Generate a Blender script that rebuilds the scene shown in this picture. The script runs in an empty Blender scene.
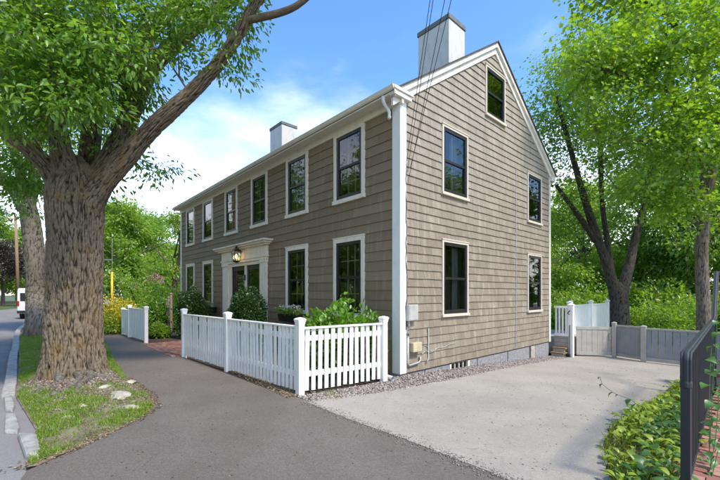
import bpy, math, random
import numpy as np
from mathutils import Vector, Matrix, noise as mnoise

# ------------------------------------------------------------------ camera, world, sun, exposure
SC = bpy.context.scene
COL = SC.collection
rad = math.radians
FPX, CX, HY, CAMH = 371.0, 360.0, 293.0, 1.55          # focal length in px of a 720 px wide frame, horizon row
YAW = math.atan(408 / 371)
FW = np.array([-math.sin(YAW), math.cos(YAW), 0.0])
RT = np.array([math.cos(YAW), math.sin(YAW), 0.0])
CAM = -(FW * 6.95 + RT * (40 / FPX * 6.95)) + np.array([0, 0, CAMH])
cd = bpy.data.cameras.new('camera')
cam = bpy.data.objects.new('camera', cd); COL.objects.link(cam)
cam.location = CAM; cam.rotation_euler = (rad(90), 0, YAW)
cd.sensor_width = 36; cd.lens = FPX / 720 * 36; cd.shift_y = (HY - 240) / 720
cd.clip_start = 0.05; cd.clip_end = 2000
SC.camera = cam

SUN_EL, SUN_AZ = rad(52), math.atan2(1.0, 0.10)         # azimuth measured from +Y towards +X
SUNDIR = Vector((math.sin(SUN_AZ) * math.cos(SUN_EL), math.cos(SUN_AZ) * math.cos(SUN_EL), math.sin(SUN_EL)))
w = bpy.data.worlds.new('World'); SC.world = w; w.use_nodes = True
nt = w.node_tree; nt.nodes.clear()
N = nt.nodes.new; L = nt.links.new
sky = N('ShaderNodeTexSky'); sky.sky_type = 'NISHITA'; sky.sun_disc = False
sky.sun_elevation = SUN_EL; sky.sun_rotation = SUN_AZ
sky.air_density = 1.0; sky.dust_density = 0.4; sky.ozone_density = 3.5
tc = N('ShaderNodeTexCoord'); mp = N('ShaderNodeMapping'); mp.inputs['Scale'].default_value = (1.0, 1.0, 2.6)
nz = N('ShaderNodeTexNoise'); nz.inputs['Scale'].default_value = 1.7; nz.inputs['Detail'].default_value = 7; nz.inputs['Roughness'].default_value = .55
mp.inputs['Location'].default_value = (0.35, 0.1, 0.2)
L(tc.outputs['Generated'], mp.inputs['Vector']); L(mp.outputs['Vector'], nz.inputs['Vector'])
sep = N('ShaderNodeSeparateXYZ'); L(tc.outputs['Generated'], sep.inputs[0])
low = N('ShaderNodeMapRange'); low.inputs[1].default_value = 0.62; low.inputs[2].default_value = 0.10
low.inputs[3].default_value = -0.22; low.inputs[4].default_value = 0.30
L(sep.outputs['Z'], low.inputs[0])
add = N('ShaderNodeMath'); add.operation = 'ADD'; L(nz.outputs['Fac'], add.inputs[0]); L(low.outputs[0], add.inputs[1])
cr = N('ShaderNodeMapRange'); cr.interpolation_type = 'SMOOTHSTEP'
cr.inputs[1].default_value = .40; cr.inputs[2].default_value = .88; cr.inputs[3].default_value = 0; cr.inputs[4].default_value = .74
L(add.outputs[0], cr.inputs[0])
mx = N('ShaderNodeMix'); mx.data_type = 'RGBA'
L(cr.outputs[0], mx.inputs['Factor']); hs = N('ShaderNodeHueSaturation'); hs.inputs['Saturation'].default_value = 1.15; hs.inputs['Value'].default_value = 1.0; L(sky.outputs[0], hs.inputs['Color']); L(hs.outputs[0], mx.inputs['A']); mx.inputs['B'].default_value = (8.3, 8.0, 7.6, 1)
bg = N('ShaderNodeBackground'); bg.inputs['Strength'].default_value = 0.15
L(mx.outputs['Result'], bg.inputs['Color'])
wo = N('ShaderNodeOutputWorld'); L(bg.outputs[0], wo.inputs['Surface'])

sl = bpy.data.lights.new('sun', 'SUN'); sun = bpy.data.objects.new('sun', sl); COL.objects.link(sun)
sun.rotation_euler = SUNDIR.to_track_quat('Z', 'Y').to_euler(); sun.location = (20, 0, 30)
sl.energy = 2.1; sl.angle = rad(8); sl.color = (1.0, .90, .75)
SC.view_settings.view_transform = 'Standard'; SC.view_settings.look = 'None'
SC.view_settings.gamma = 1; SC.view_settings.exposure = 1.30
SC.render.engine = 'CYCLES'
SC.cycles.max_bounces = 6; SC.cycles.transparent_max_bounces = 12; SC.cycles.use_denoising = True
SC.cycles.sample_clamp_indirect = 6

# ------------------------------------------------------------------ pixel helpers (photo px of a 720x480 frame)
def P(px, py, d):
    return CAM + d * (FW + (px - CX) / FPX * RT + np.array([0, 0, (HY - py) / FPX]))
def gz(y): return -min(max(y, 0.0), 7.4) * .061
def kerb_y(x):
    if x > -14: return -5.40
    if x > -32: return -5.40 + .0075 * (x + 14) ** 2
    return -5.40 + .0075 * 324 + .27 * (-32 - x)
def smooth(a, b, x):
    t = min(1, max(0, (x - a) / (b - a))); return t * t * (3 - 2 * t)

# ------------------------------------------------------------------ materials
def ramp(n, pts):
    e = n.color_ramp.elements
    while len(e) > 1: e.remove(e[-1])
    e[0].position = pts[0][0]; e[0].color = (*pts[0][1], 1)
    for p, c in pts[1:]:
        k = e.new(p); k.color = (*c, 1)
class G:
    def __init__(s, name):
        s.m = bpy.data.materials.new(name); s.m.use_nodes = True; s.nt = s.m.node_tree; s.nt.nodes.clear()
        s.out = s.n('ShaderNodeOutputMaterial'); s.geo = s.n('ShaderNodeNewGeometry')
    def n(s, t): return s.nt.nodes.new(t)
    def l(s, a, b): s.nt.links.new(a, b)
    def noise(s, scale, detail=4, rough=.55, stretch=(1, 1, 1)):
        mpn = s.n('ShaderNodeMapping'); mpn.inputs['Scale'].default_value = stretch
        s.l(s.geo.outputs['Position'], mpn.inputs['Vector'])
        z = s.n('ShaderNodeTexNoise'); z.inputs['Scale'].default_value = scale
        z.inputs['Detail'].default_value = detail; z.inputs['Roughness'].default_value = rough
        s.l(mpn.outputs[0], z.inputs['Vector']); return z.outputs['Fac']
    def mix(s, fac, a, b, mode='MIX'):
        m = s.n('ShaderNodeMix'); m.data_type = 'RGBA'; m.blend_type = mode
        for v, i in ((fac, 'Factor'), (a, 'A'), (b, 'B')):
            if isinstance(v, (int, float)): m.inputs[i].default_value = v
            elif isinstance(v, tuple): m.inputs[i].default_value = (*v, 1)
            else: s.l(v, m.inputs[i])
        return m.outputs['Result']
    def range(s, v, a, b, c=0, d=1):
        m = s.n('ShaderNodeMapRange'); s.l(v, m.inputs[0])
        for i, q in enumerate((a, b, c, d)): m.inputs[i + 1].default_value = q
        return m.outputs[0]
    def attr(s, nm):
        a = s.n('ShaderNodeAttribute'); a.attribute_name = nm; return a.outputs['Fac']
    def bump(s, h, strength, dist):
        b = s.n('ShaderNodeBump'); b.inputs['Strength'].default_value = strength; b.inputs['Distance'].default_value = dist
        s.l(h, b.inputs['Height']); return b.outputs[0]
    def done(s, col, rough=.7, normal=None, metal=0, spec=.5):
        p = s.n('ShaderNodeBsdfPrincipled')
        if isinstance(col, tuple): p.inputs['Base Color'].default_value = (*col, 1)
        else: s.l(col, p.inputs['Base Color'])
        p.inputs['Roughness'].default_value = rough; p.inputs['Metallic'].default_value = metal
        p.inputs['Specular IOR Level'].default_value = spec
        if normal is not None: s.l(normal, p.inputs['Normal'])
        s.l(p.outputs[0], s.out.inputs['Surface']); return s.m

def simple(name, c1, c2=None, scale=6, rough=.7, bump=.0, bscale=40, stretch=(1, 1, 1), dist=.01, metal=0, spec=.5, lo=.35, hi=.65):
    g = G(name); c2 = c2 or tuple(v * .75 for v in c1)
    col = g.mix(g.range(g.noise(scale, stretch=stretch), lo, hi), c1, c2)
    nm = g.bump(g.noise(bscale, stretch=stretch), bump, dist) if bump else None
    return g.done(col, rough, nm, metal, spec)

M = {}
def siding(name, c1, c2, weather):
    g = G(name); t = g.attr('tint')
    base = g.mix(g.range(t, 0, 1), c1, c2)
    streak = g.noise(9, 5, .6, (1, 1, .16))
    col = g.mix(g.range(streak, .52, .75, 0, weather), base, (.50, .46, .40))
    if weather > .3:      # paint worn grey on the exposed upper gable
        sp = g.n('ShaderNodeSeparateXYZ'); g.l(g.geo.outputs['Position'], sp.inputs[0]); mm = g.n('ShaderNodeMath'); mm.operation = 'MULTIPLY'
        g.l(g.range(sp.outputs['Z'], 2.6, 6.0), mm.inputs[0]); g.l(g.range(g.noise(2.4, 6, .7, (1, 1, .5)), .3, .65, .1, .62), mm.inputs[1]); col = g.mix(mm.outputs[0], col, (.40, .375, .335))
    dark = g.noise(1.7, 5, .65, (1, 1, .45))
    col = g.mix(g.range(dark, .55, .8, 0, .45 * min(1, weather * 2)), col, (.12, .10, .08))
    return g.done(col, .75, g.bump(g.noise(60, 3, .6, (1, 1, .05)), .35, .006), spec=.3)
M['front_siding'] = siding('front_siding', (.255, .192, .122), (.198, .147, .092), .22)
M['gable_siding'] = siding('gable_siding', (.262, .220, .168), (.205, .169, .127), .46)
M['sheath'] = simple('sheath', (.12, .10, .08), rough=.9)
M['interior'] = simple('interior', (.30, .27, .23), rough=.9)
def white(name, c, dirt, amt):
    g = G(name)
    col = g.mix(g.range(g.noise(7, 6, .65, (1, 1, .4)), .52, .78, 0, amt), c, dirt)
    col = g.mix(g.range(g.noise(26, 4, .7, (1, 1, .25)), .62, .74, 0, amt * .7), col, tuple(v * .8 for v in dirt))
    return g.done(col, .5, g.bump(g.noise(55, 3, .5, (1, 1, .12)), .25, .004), spec=.4)
M['white'] = white('white_paint', (.85, .84, .81), (.52, .49, .43), .45)
M['trim'] = white('cream_trim', (.74, .685, .58), (.42, .38, .32), .55)
M['corner'] = white('corner_white', (.78, .77, .76), (.50, .49, .47), .35)
M['rakewhite'] = white('weathered_trim', (.74, .70, .64), (.40, .35, .29), .8)
M['gabletrim'] = white('gable_trim', (.58, .52, .43), (.36, .31, .25), .7)
M['chimney'] = white('chimney_paint', (.56, .555, .54), (.30, .29, .28), .9)
M['chimcap'] = simple('chimney_cap', (.16, .17, .18), rough=.85)
M['black'] = simple('black_frame', (.014, .013, .013), (.022, .021, .02), rough=.35)
M['roof'] = simple('roof', (.07, .065, .06), scale=20, rough=.9, bump=.4)
M['curtain'] = simple('curtain', (.40, .41, .40), (.28, .29, .29), scale=8, rough=.9, stretch=(6, 6, .2))
def glass():
    g = G('window_glass')
    fr = g.n('ShaderNodeFresnel'); fr.inputs['IOR'].default_value = 1.75
    nb = g.bump(g.noise(2.2, 2), .10, .02)
    gl = g.n('ShaderNodeBsdfGlossy'); gl.inputs['Roughness'].default_value = .015; gl.inputs['Color'].default_value = (.92, .95, .97, 1)
    g.l(nb, gl.inputs['Normal']); g.l(nb, fr.inputs['Normal'])
    tr = g.n('ShaderNodeBsdfTransparent'); tr.inputs['Color'].default_value = (.72, .76, .75, 1)
    ms = g.n('ShaderNodeMixShader'); g.l(fr.outputs[0], ms.inputs[0]); g.l(tr.outputs[0], ms.inputs[1]); g.l(gl.outputs[0], ms.inputs[2])
    g.l(ms.outputs[0], g.out.inputs['Surface']); return g.m
M['glass'] = glass()
def asphalt(name, c1, c2, spk, scale=.9, bump=.5):
    g = G(name)
    col = g.mix(g.range(g.noise(scale, 6, .6), .35, .68), c1, c2)
    col = g.mix(g.range(g.noise(150, 2, .5), .56, .70, 0, .8), col, spk)
    col = g.mix(g.range(g.noise(110, 2, .5), .42, .33, 0, .5), col, tuple(v * .45 for v in c1))
    col = g.mix(g.range(g.noise(55, 3, .6), .40, .64, 0, .55), col, tuple(v * .66 for v in c1))
    ck = g.noise(1.1, 6, .62); q = g.n('ShaderNodeMath'); q.operation = 'SUBTRACT'; g.l(ck, q.inputs[0]); q.inputs[1].default_value = .5
    q2 = g.n('ShaderNodeMath'); q2.operation = 'ABSOLUTE'; g.l(q.outputs[0], q2.inputs[0])
    ckm = g.n('ShaderNodeMath'); ckm.operation = 'MULTIPLY'; g.l(g.range(q2.outputs[0], 0, .008, 1, 0), ckm.inputs[0]); g.l(g.range(g.noise(.5, 3), .50, .60, 0, .45), ckm.inputs[1])
    col = g.mix(ckm.outputs[0], col, tuple(v * .35 for v in c1))
    st = g.noise(.45, 7, .7)
    col = g.mix(g.range(st, .52, .66, 0, .42), col, tuple(v * .6 for v in c1))
    return g.done(col, .88, g.bump(g.noise(170, 2), bump, .006), spec=.3)
M['sidewalk'] = asphalt('sidewalk_asphalt', (.130, .112, .097), (.190, .166, .147), (.32, .285, .255))
M['drive'] = asphalt('drive_asphalt', (.40, .368, .322), (.285, .26, .225), (.58, .54, .48), .7)
M['street'] = asphalt('street_asphalt', (.26, .25, .25), (.20, .19, .19), (.36, .35, .34))
M['gravel'] = simple('gravel_bed', (.20, .17, .16), (.12, .10, .09), scale=40, rough=.9, bump=.8, bscale=120)
M['mulch'] = simple('mulch', (.085, .055, .038), (.045, .03, .02), scale=30, rough=.95, bump=.9, bscale=60)
def groundmat():
    g = G('ground')
    col = g.mix(g.range(g.noise(.5, 5), .4, .62), (.05, .085, .022), (.075, .11, .03))
    col = g.mix(g.range(g.noise(1.4, 6, .65), .52, .68), col, (.085, .06, .035))
    return g.done(col, .95, g.bump(g.noise(25, 4), .6, .03))
M['ground'] = groundmat()
def vergemat():
    g = G('verge')
    col = g.mix(g.range(g.noise(3.5, 6, .6), .42, .6), (.24, .195, .14), (.12, .088, .055))
    col = g.mix(g.range(g.noise(2.3, 5, .6), .55, .68, 0, .9), col, (.10, .12, .022))
    col = g.mix(g.range(g.noise(60, 3), .6, .72, 0, .6), col, (.34, .30, .24))
    return g.done(col, .95, g.bump(g.noise(50, 4), .8, .02))
M['verge'] = vergemat()
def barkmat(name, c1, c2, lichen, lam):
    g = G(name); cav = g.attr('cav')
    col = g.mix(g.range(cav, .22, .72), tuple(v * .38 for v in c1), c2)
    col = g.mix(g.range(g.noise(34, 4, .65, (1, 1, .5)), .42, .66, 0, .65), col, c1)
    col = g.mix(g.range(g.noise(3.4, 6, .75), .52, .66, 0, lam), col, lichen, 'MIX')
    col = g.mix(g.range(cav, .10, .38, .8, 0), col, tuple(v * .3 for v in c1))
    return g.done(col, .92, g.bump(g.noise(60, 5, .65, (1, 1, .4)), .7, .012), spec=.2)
M['bark'] = barkmat('old_bark', (.076, .058, .041), (.205, .165, .120), (.19, .125, .040), .68)
def limbmat(name, c1, c2):
    g = G(name); v = g.noise(9, 5, .6); f = g.range(g.noise(26, 4, .6), .35, .68)
    col = g.mix(f, c1, c2)
    m = g.n('ShaderNodeMath'); m.operation = 'SUBTRACT'; g.l(v, m.inputs[0]); m.inputs[1].default_value = .5
    a = g.n('ShaderNodeMath'); a.operation = 'ABSOLUTE'; g.l(m.outputs[0], a.inputs[0])
    col = g.mix(g.range(a.outputs[0], .0, .035, .85, 0), col, tuple(q * .35 for q in c1))
    col = g.mix(g.range(g.noise(3, 5, .65), .55, .7, 0, .5), col, (.22, .21, .18))
    return g.done(col, .92, g.bump(g.noise(34, 5, .7), 1.0, .03), spec=.2)
M['bark_limb'] = limbmat('limb_bark', (.125, .108, .09), (.29, .258, .215))
M['bark_dark'] = barkmat('dark_bark', (.055, .048, .043), (.115, .10, .088), (.08, .08, .05), .3)
M['bark_grey'] = barkmat('grey_bark', (.10, .085, .068), (.21, .18, .145), (.15, .14, .08), .4)
def leafmat(name, c1, c2, c3, trans=.45, gloss=.06):
    g = G(name); t = g.attr('tint')
    cl = g.n('ShaderNodeValToRGB'); g.l(t, cl.inputs[0]); ramp(cl, [(0, c1), (.5, c2), (1, c3)])
    col = g.mix(g.range(g.noise(.6, 3), .35, .65, 0, .35), cl.outputs[0], c1)
    d = g.n('ShaderNodeBsdfDiffuse'); g.l(col, d.inputs[0])
    tr = g.n('ShaderNodeBsdfTranslucent')
    tcol = g.mix(1.0, col, (1.5, 1.35, .6), 'MULTIPLY'); g.l(tcol, tr.inputs[0])
    ms = g.n('ShaderNodeMixShader'); ms.inputs[0].default_value = trans
    g.l(d.outputs[0], ms.inputs[1]); g.l(tr.outputs[0], ms.inputs[2])
    gl = g.n('ShaderNodeBsdfGlossy'); gl.inputs['Roughness'].default_value = .42
    m2 = g.n('ShaderNodeMixShader'); m2.inputs[0].default_value = gloss
    g.l(ms.outputs[0], m2.inputs[1]); g.l(gl.outputs[0], m2.inputs[2])
    g.l(m2.outputs[0], g.out.inputs['Surface']); return g.m
M['leaf_front'] = leafmat('leaf_front', (.10, .22, .026), (.155, .32, .034), (.24, .43, .045), .52)
M['leaf_maple'] = leafmat('leaf_maple', (.13, .27, .024), (.22, .40, .032), (.33, .50, .040), .58)
M['leaf_wood'] = leafmat('leaf_wood', (.11, .25, .032), (.20, .37, .042), (.31, .47, .05), .6)
M['leaf_far'] = leafmat('leaf_far', (.14, .27, .035), (.235, .40, .045), (.36, .50, .06), .6)
M['leaf_box'] = leafmat('leaf_box', (.025, .070, .016), (.042, .10, .02), (.07, .14, .026), .3)
M['leaf_hyd'] = leafmat('leaf_hyd', (.09, .22, .02), (.15, .33, .025), (.22, .42, .03))
M['leaf_yel'] = leafmat('leaf_yel', (.30, .32, .02), (.55, .48, .03), (.70, .60, .05), .35)
M['leaf_purple'] = leafmat('leaf_purple', (.050, .035, .035), (.075, .055, .05), (.10, .08, .07), .25)
M['leaf_cover'] = leafmat('leaf_cover', (.20, .31, .03), (.31, .43, .045), (.42, .53, .07), .4)
M['leaf_cover_dark'] = leafmat('leaf_cover_dark', (.05, .14, .03), (.08, .19, .04), (.11, .24, .05), .35)
M['grass'] = leafmat('grass_blade', (.14, .26, .025), (.24, .40, .035), (.42, .46, .10), .4)
M['pink'] = leafmat('pink_petal', (.60, .28, .55), (.70, .42, .66), (.78, .56, .74), .3)
M['whitepetal'] = leafmat('white_petal', (.70, .62, .64), (.78, .75, .74), (.80, .78, .78), .3)
M['granite'] = simple('granite', (.32, .32, .33), (.20, .205, .215), scale=14, rough=.85, bump=.6, bscale=50, dist=.02)
M['kerb'] = simple('kerb_granite', (.40, .39, .37), (.25, .245, .235), scale=9, rough=.85, bump=.5, bscale=60, dist=.01)
M['rock'] = simple('pale_rock', (.50, .46, .40), (.32, .28, .23), scale=10, rough=.9, bump=.7, bscale=30, dist=.02)
def tintmat(name, pts, rough=.85):
    g = G(name); cl = g.n('ShaderNodeValToRGB'); g.l(g.attr('tint'), cl.inputs[0]); ramp(cl, pts)
    return g.done(cl.outputs[0], rough, g.bump(g.noise(90, 3), .3, .004))
M['pebble'] = tintmat('pebbles', [(0, (.11, .09, .08)), (.4, (.21, .17, .155)), (.75, (.31, .265, .24)), (1, (.46, .42, .39))])
M['litter'] = tintmat('leaf_litter', [(0, (.07, .045, .03)), (.5, (.17, .115, .06)), (.85, (.27, .20, .10)), (1, (.42, .37, .27))])
M['brick'] = tintmat('brick', [(0, (.20, .085, .060)), (.5, (.30, .135, .095)), (1, (.40, .215, .155))])
M['mortar'] = simple('mortar', (.32, .28, .24), rough=.95)
M['iron'] = simple('painted_iron', (.030, .033, .042), (.034, .036, .042), rough=.48, spec=.5)
M['steel'] = simple('galvanised', (.42, .43, .44), rough=.4, metal=.7)
M['greybox'] = simple('grey_box', (.46, .455, .43), rough=.5)
M['tanbox'] = simple('tan_box', (.55, .48, .32), rough=.6)
M['pvc'] = simple('pvc', (.78, .78, .77), (.6, .59, .57), rough=.4)
M['cable'] = simple('cable', (.02, .02, .02), rough=.6)
M['gatetan'] = simple('gate_paint', (.41, .385, .335), (.34, .32, .28), scale=5, rough=.6, bump=.2)
M['gateblue'] = simple('gate_blue_grey', (.27, .285, .305), (.22, .235, .255), scale=4, rough=.6, bump=.2)
M['wood'] = simple('step_wood', (.30, .19, .10), (.20, .12, .07), scale=14, rough=.8, stretch=(1, 6, 6))
M['oldwood'] = simple('old_wood', (.30, .25, .19), (.2, .16, .12), scale=10, rough=.9, stretch=(6, 6, 1))
M['polewood'] = simple('pole_wood', (.30, .19, .12), (.22, .14, .09), scale=6, rough=.9, stretch=(6, 6, .5))
M['yellow'] = simple('yellow_plastic', (.75, .50, .03), rough=.45)
M['copper'] = simple('lantern_metal', (.10, .07, .045), rough=.4, metal=.6)
M['vanwhite'] = simple('van_paint', (.78, .78, .78), (.72, .72, .72), rough=.25)
M['rubber'] = simple('rubber', (.02, .02, .02), rough=.8)
M['red'] = simple('tail_red', (.35, .02, .02), rough=.3)
M['sage'] = siding('sage_siding', (.34, .36, .33), (.30, .32, .29), .1)
def bulb():
    g = G('bulb'); e = g.n('ShaderNodeEmission'); e.inputs[0].default_value = (1, .62, .25, 1); e.inputs[1].default_value = 6
    g.l(e.outputs[0], g.out.inputs['Surface']); return g.m
M['bulb'] = bulb()

# ------------------------------------------------------------------ mesh helpers
def origin_of(p):
    v = np.zeros(3)
    while p is not None:
        v = v + np.array(p.location); p = p.parent
    return v
def link(name, me, parent=None, loc=None):
    o = bpy.data.objects.new(name, me); COL.objects.link(o)
    if parent is not None: o.parent = parent
    if loc is not None: o.location = loc
    return o
def tag(o, label=None, cat=None, group=None, kind=None):
    if label: o['label'] = label
    if cat: o['category'] = cat
    if group: o['group'] = group
    if kind: o['kind'] = kind
    return o
def thing(name, loc, label, cat, group=None, rz=0):
    o = bpy.data.objects.new(name, None); COL.objects.link(o); o.location = [float(v) for v in loc]; o.rotation_euler = (0, 0, rz)
    o.empty_display_size = .2
    return tag(o, label, cat, group)
class MB:
    def __init__(s): s.v = []; s.f = []
    def poly(s, pts):
        k = len(s.v); s.v += [tuple(map(float, p)) for p in pts]; s.f.append(tuple(range(k, k + len(pts)))); return s
    def hexa(s, c):          # 8 corners: bottom 4 ccw, top 4 ccw
        k = len(s.v); s.v += [tuple(map(float, p)) for p in c]
        for q in ((3, 2, 1, 0), (4, 5, 6, 7), (0, 1, 5, 4), (1, 2, 6, 5), (2, 3, 7, 6), (3, 0, 4, 7)):
            s.f.append(tuple(k + i for i in q))
        return s
    def box(s, x0, x1, y0, y1, z0, z1):
        x0, x1 = sorted((x0, x1)); y0, y1 = sorted((y0, y1)); z0, z1 = sorted((z0, z1))
        return s.hexa([(x0, y0, z0), (x1, y0, z0), (x1, y1, z0), (x0, y1, z0), (x0, y0, z1), (x1, y0, z1), (x1, y1, z1), (x0, y1, z1)])
    def bar(s, a, b, wd, ht, up=(0, 0, 1)):   # box beam from a to b
        a = np.array(a, float); b = np.array(b, float); d = b - a; d /= np.linalg.norm(d)
        sd = np.cross(d, up); n = np.linalg.norm(sd)
        sd = np.array([1., 0, 0]) if n < 1e-6 else sd / n
        u = np.cross(sd, d); sd = sd * wd / 2; u = u * ht / 2
        return s.hexa([a - sd - u, a + sd - u, b + sd - u, b - sd - u, a - sd + u, a + sd + u, b + sd + u, b - sd + u])
    def tube(s, pts, r, n=8, cap=True):
        pts = [np.array(p, float) for p in pts]; rr = r if hasattr(r, '__len__') else [r] * len(pts)
        k0 = len(s.v); ref = np.array([0.13, 0.31, 0.94])
        for i, p in enumerate(pts):
            d = pts[min(i + 1, len(pts) - 1)] - pts[max(i - 1, 0)]; d /= (np.linalg.norm(d) + 1e-9)
            if abs(d @ ref) > .95: ref = np.array([.9, .3, .1])
            a = np.cross(d, ref); a /= np.linalg.norm(a); b = np.cross(d, a)
            for j in range(n):
                t = 2 * math.pi * j / n; s.v.append(tuple(p + rr[i] * (math.cos(t) * a + math.sin(t) * b)))
        for i in range(len(pts) - 1):
            for j in range(n):
                s.f.append((k0 + i * n + j, k0 + i * n + (j + 1) % n, k0 + (i + 1) * n + (j + 1) % n, k0 + (i + 1) * n + j))
        if cap:
            s.f.append(tuple(k0 + j for j in range(n))[::-1]); s.f.append(tuple(k0 + (len(pts) - 1) * n + j for j in range(n)))
        return s
    def lathe(s, c, prof, n=16, square=False):   # prof: (radius, z) list; square=True -> 4 sided, axis aligned
        k0 = len(s.v); m = 4 if square else n
        for r, z in prof:
            for j in range(m):
                t = 2 * math.pi * (j + (.5 if square else 0)) / m; q = r * (math.sqrt(2) if square else 1)
                s.v.append((c[0] + q * math.cos(t), c[1] + q * math.sin(t), c[2] + z))
        for i in range(len(prof) - 1):
            for j in range(m):
                s.f.append((k0 + i * m + j, k0 + i * m + (j + 1) % m, k0 + (i + 1) * m + (j + 1) % m, k0 + (i + 1) * m + j))
        s.f.append(tuple(k0 + j for j in range(m))[::-1]); s.f.append(tuple(k0 + (len(prof) - 1) * m + j for j in range(m)))
        return s
    def build(s, name, mat, parent=None, smooth=False, bevel=0, tint=None, local=False):
        off = np.zeros(3) if (local or parent is None) else origin_of(parent)
        me = bpy.data.meshes.new(name)
        me.from_pydata([tuple(np.array(v) - off) for v in s.v], [], s.f); me.materials.append(mat if not isinstance(mat, str) else M[mat])
        if smooth: me.shade_smooth()
        if tint is not None:
            a = me.attributes.new('tint', 'FLOAT', 'POINT'); a.data.foreach_set('value', np.full(len(s.v), tint, np.float32) if np.isscalar(tint) else np.asarray(tint, np.float32))
        o = link(name, me, parent)
        if bevel:
            b = o.modifiers.new('bevel', 'BEVEL'); b.width = bevel; b.segments = 2; b.limit_method = 'ANGLE'
        return o
def np_mesh(name, V, F, mat, tint=None, smooth=False, extra=None):
    V = np.ascontiguousarray(V, np.float32); F = np.ascontiguousarray(F, np.int32)
    me = bpy.data.meshes.new(name); n, k = F.shape
    me.vertices.add(len(V)); me.vertices.foreach_set('co', V.ravel())
    me.loops.add(n * k); me.loops.foreach_set('vertex_index', F.ravel())
    me.polygons.add(n); me.polygons.foreach_set('loop_start', np.arange(0, n * k, k, dtype=np.int32))
    try: me.polygons.foreach_set('loop_total', np.full(n, k, np.int32))
    except Exception: pass
    for nm, arr in (('tint', tint), *((extra or {}).items())):
        if arr is not None:
            a = me.attributes.new(nm, 'FLOAT', 'POINT'); a.data.foreach_set('value', np.ascontiguousarray(arr, np.float32))
    me.materials.append(M[mat]); me.update(calc_edges=True); me.validate()
    if smooth: me.shade_smooth()
    return me
def copy_tree(o, parent=None):
    c = o.copy(); COL.objects.link(c); c.parent = parent
    for ch in list(o.children): copy_tree(ch, c)
    return c
def unit(a): return a / (np.linalg.norm(a, axis=-1, keepdims=True) + 1e-9)

# leaves: bases B, directions D, normals U, lengths Ls, width ratio -> V,F,tint
def leaves(rng, B, D, U, Ls, wr, fine=False, lobed=False, tint=None):
    n = len(B); D = unit(D); S = unit(np.cross(D, U)); U = np.cross(S, D)
    Lc = Ls[:, None]; W = Lc * wr
    fold = (rng.uniform(.05, .30, n))[:, None] * W; droop = rng.uniform(.0, .25, n)[:, None] * Lc
    tip = B + D * Lc - U * droop
    if lobed:    # five pointed lobes, seven outline points on each side kept to a fan
        ang = np.array([0, 25, 50, 78, 112, 150]); rr = np.array([1.0, .55, .88, .48, .62, .22])
        V = [B]; C = B + D * Lc * .35
        for sg in (1, -1):
            for a_, r_ in zip(ang, rr):
                if sg == -1 and a_ == 0: continue
                a_ = math.radians(a_) * sg
                V.append(C + Lc * .62 * r_ * (math.cos(a_) * D + math.sin(a_) * S) + U * fold * .5 * abs(math.sin(a_)) - U * droop * max(0, math.cos(a_)))
        V = np.stack(V, 1); m = V.shape[1]
        idx = [(0, 5, 4), (0, 4, 3), (0, 3, 2), (0, 2, 1), (0, 1, 7), (0, 7, 8), (0, 8, 9), (0, 9, 10)]
        F = (np.arange(n)[:, None, None] * m + np.array(idx)[None]).reshape(-1, 3)
    elif fine:
        V = np.stack([B, B + D * Lc * .30 + S * W * .46 + U * fold, B + D * Lc * .66 + S * W * .38 + U * fold - U * droop * .45, tip,
                      B + D * Lc * .66 - S * W * .38 + U * fold - U * droop * .45, B + D * Lc * .30 - S * W * .46 + U * fold], 1); m = 6
        F = (np.arange(n)[:, None, None] * 6 + np.array([(0, 1, 2, 3), (0, 3, 4, 5)])[None]).reshape(-1, 4)
    else:
        V = np.stack([B, B + D * Lc * .45 + S * W * .5 + U * fold, tip, B + D * Lc * .45 - S * W * .5 + U * fold], 1); m = 4
        F = (np.arange(n)[:, None, None] * 4 + np.array([(0, 1, 2), (0, 2, 3)])[None]).reshape(-1, 3)
    t = np.clip(rng.normal(.5, .22, n), 0, 1) if tint is None else tint
    return V.reshape(-1, 3), F, np.repeat(t, m)

def sample_blobs(rng, blobs, n):
    wts = np.array([b[3] if len(b) > 3 else b[1][0] * b[1][1] * b[1][2] for b in blobs], float); wts /= wts.sum()
    cnt = rng.multinomial(n, wts); out = []; outw = []
    for b, c in zip(blobs, cnt):
        d = unit(rng.normal(size=(c, 3))); r = rng.uniform(.0, 1, c) ** (1 / 2.2)
        r *= 1 + .18 * np.sin(d[:, 0] * 5 + b[0][0]) * np.cos(d[:, 1] * 4 + b[0][1])
        out.append(np.array(b[0]) + d * r[:, None] * np.array(b[1])); outw.append(d)
    return np.concatenate(out), np.concatenate(outw)

def tubes_np(A, Bp, ra, rb, n=6):
    d = unit(Bp - A); ref = np.where(np.abs(d[:, 2:3]) > .9, np.array([[1., 0, 0]]), np.array([[0, 0, 1.]]))
    a = unit(np.cross(d, ref)); b = np.cross(d, a); t = np.arange(n) * 2 * math.pi / n
    ring = np.cos(t)[None, :, None] * a[:, None] + np.sin(t)[None, :, None] * b[:, None]
    V = np.concatenate([A[:, None] + ra[:, None, None] * ring, Bp[:, None] + rb[:, None, None] * ring], 1).reshape(-1, 3)
    j = np.arange(n); q = np.stack([j, (j + 1) % n, n + (j + 1) % n, n + j], 1)
    F = (np.arange(len(A))[:, None, None] * 2 * n + q[None]).reshape(-1, 4)
    return V, F

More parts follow.
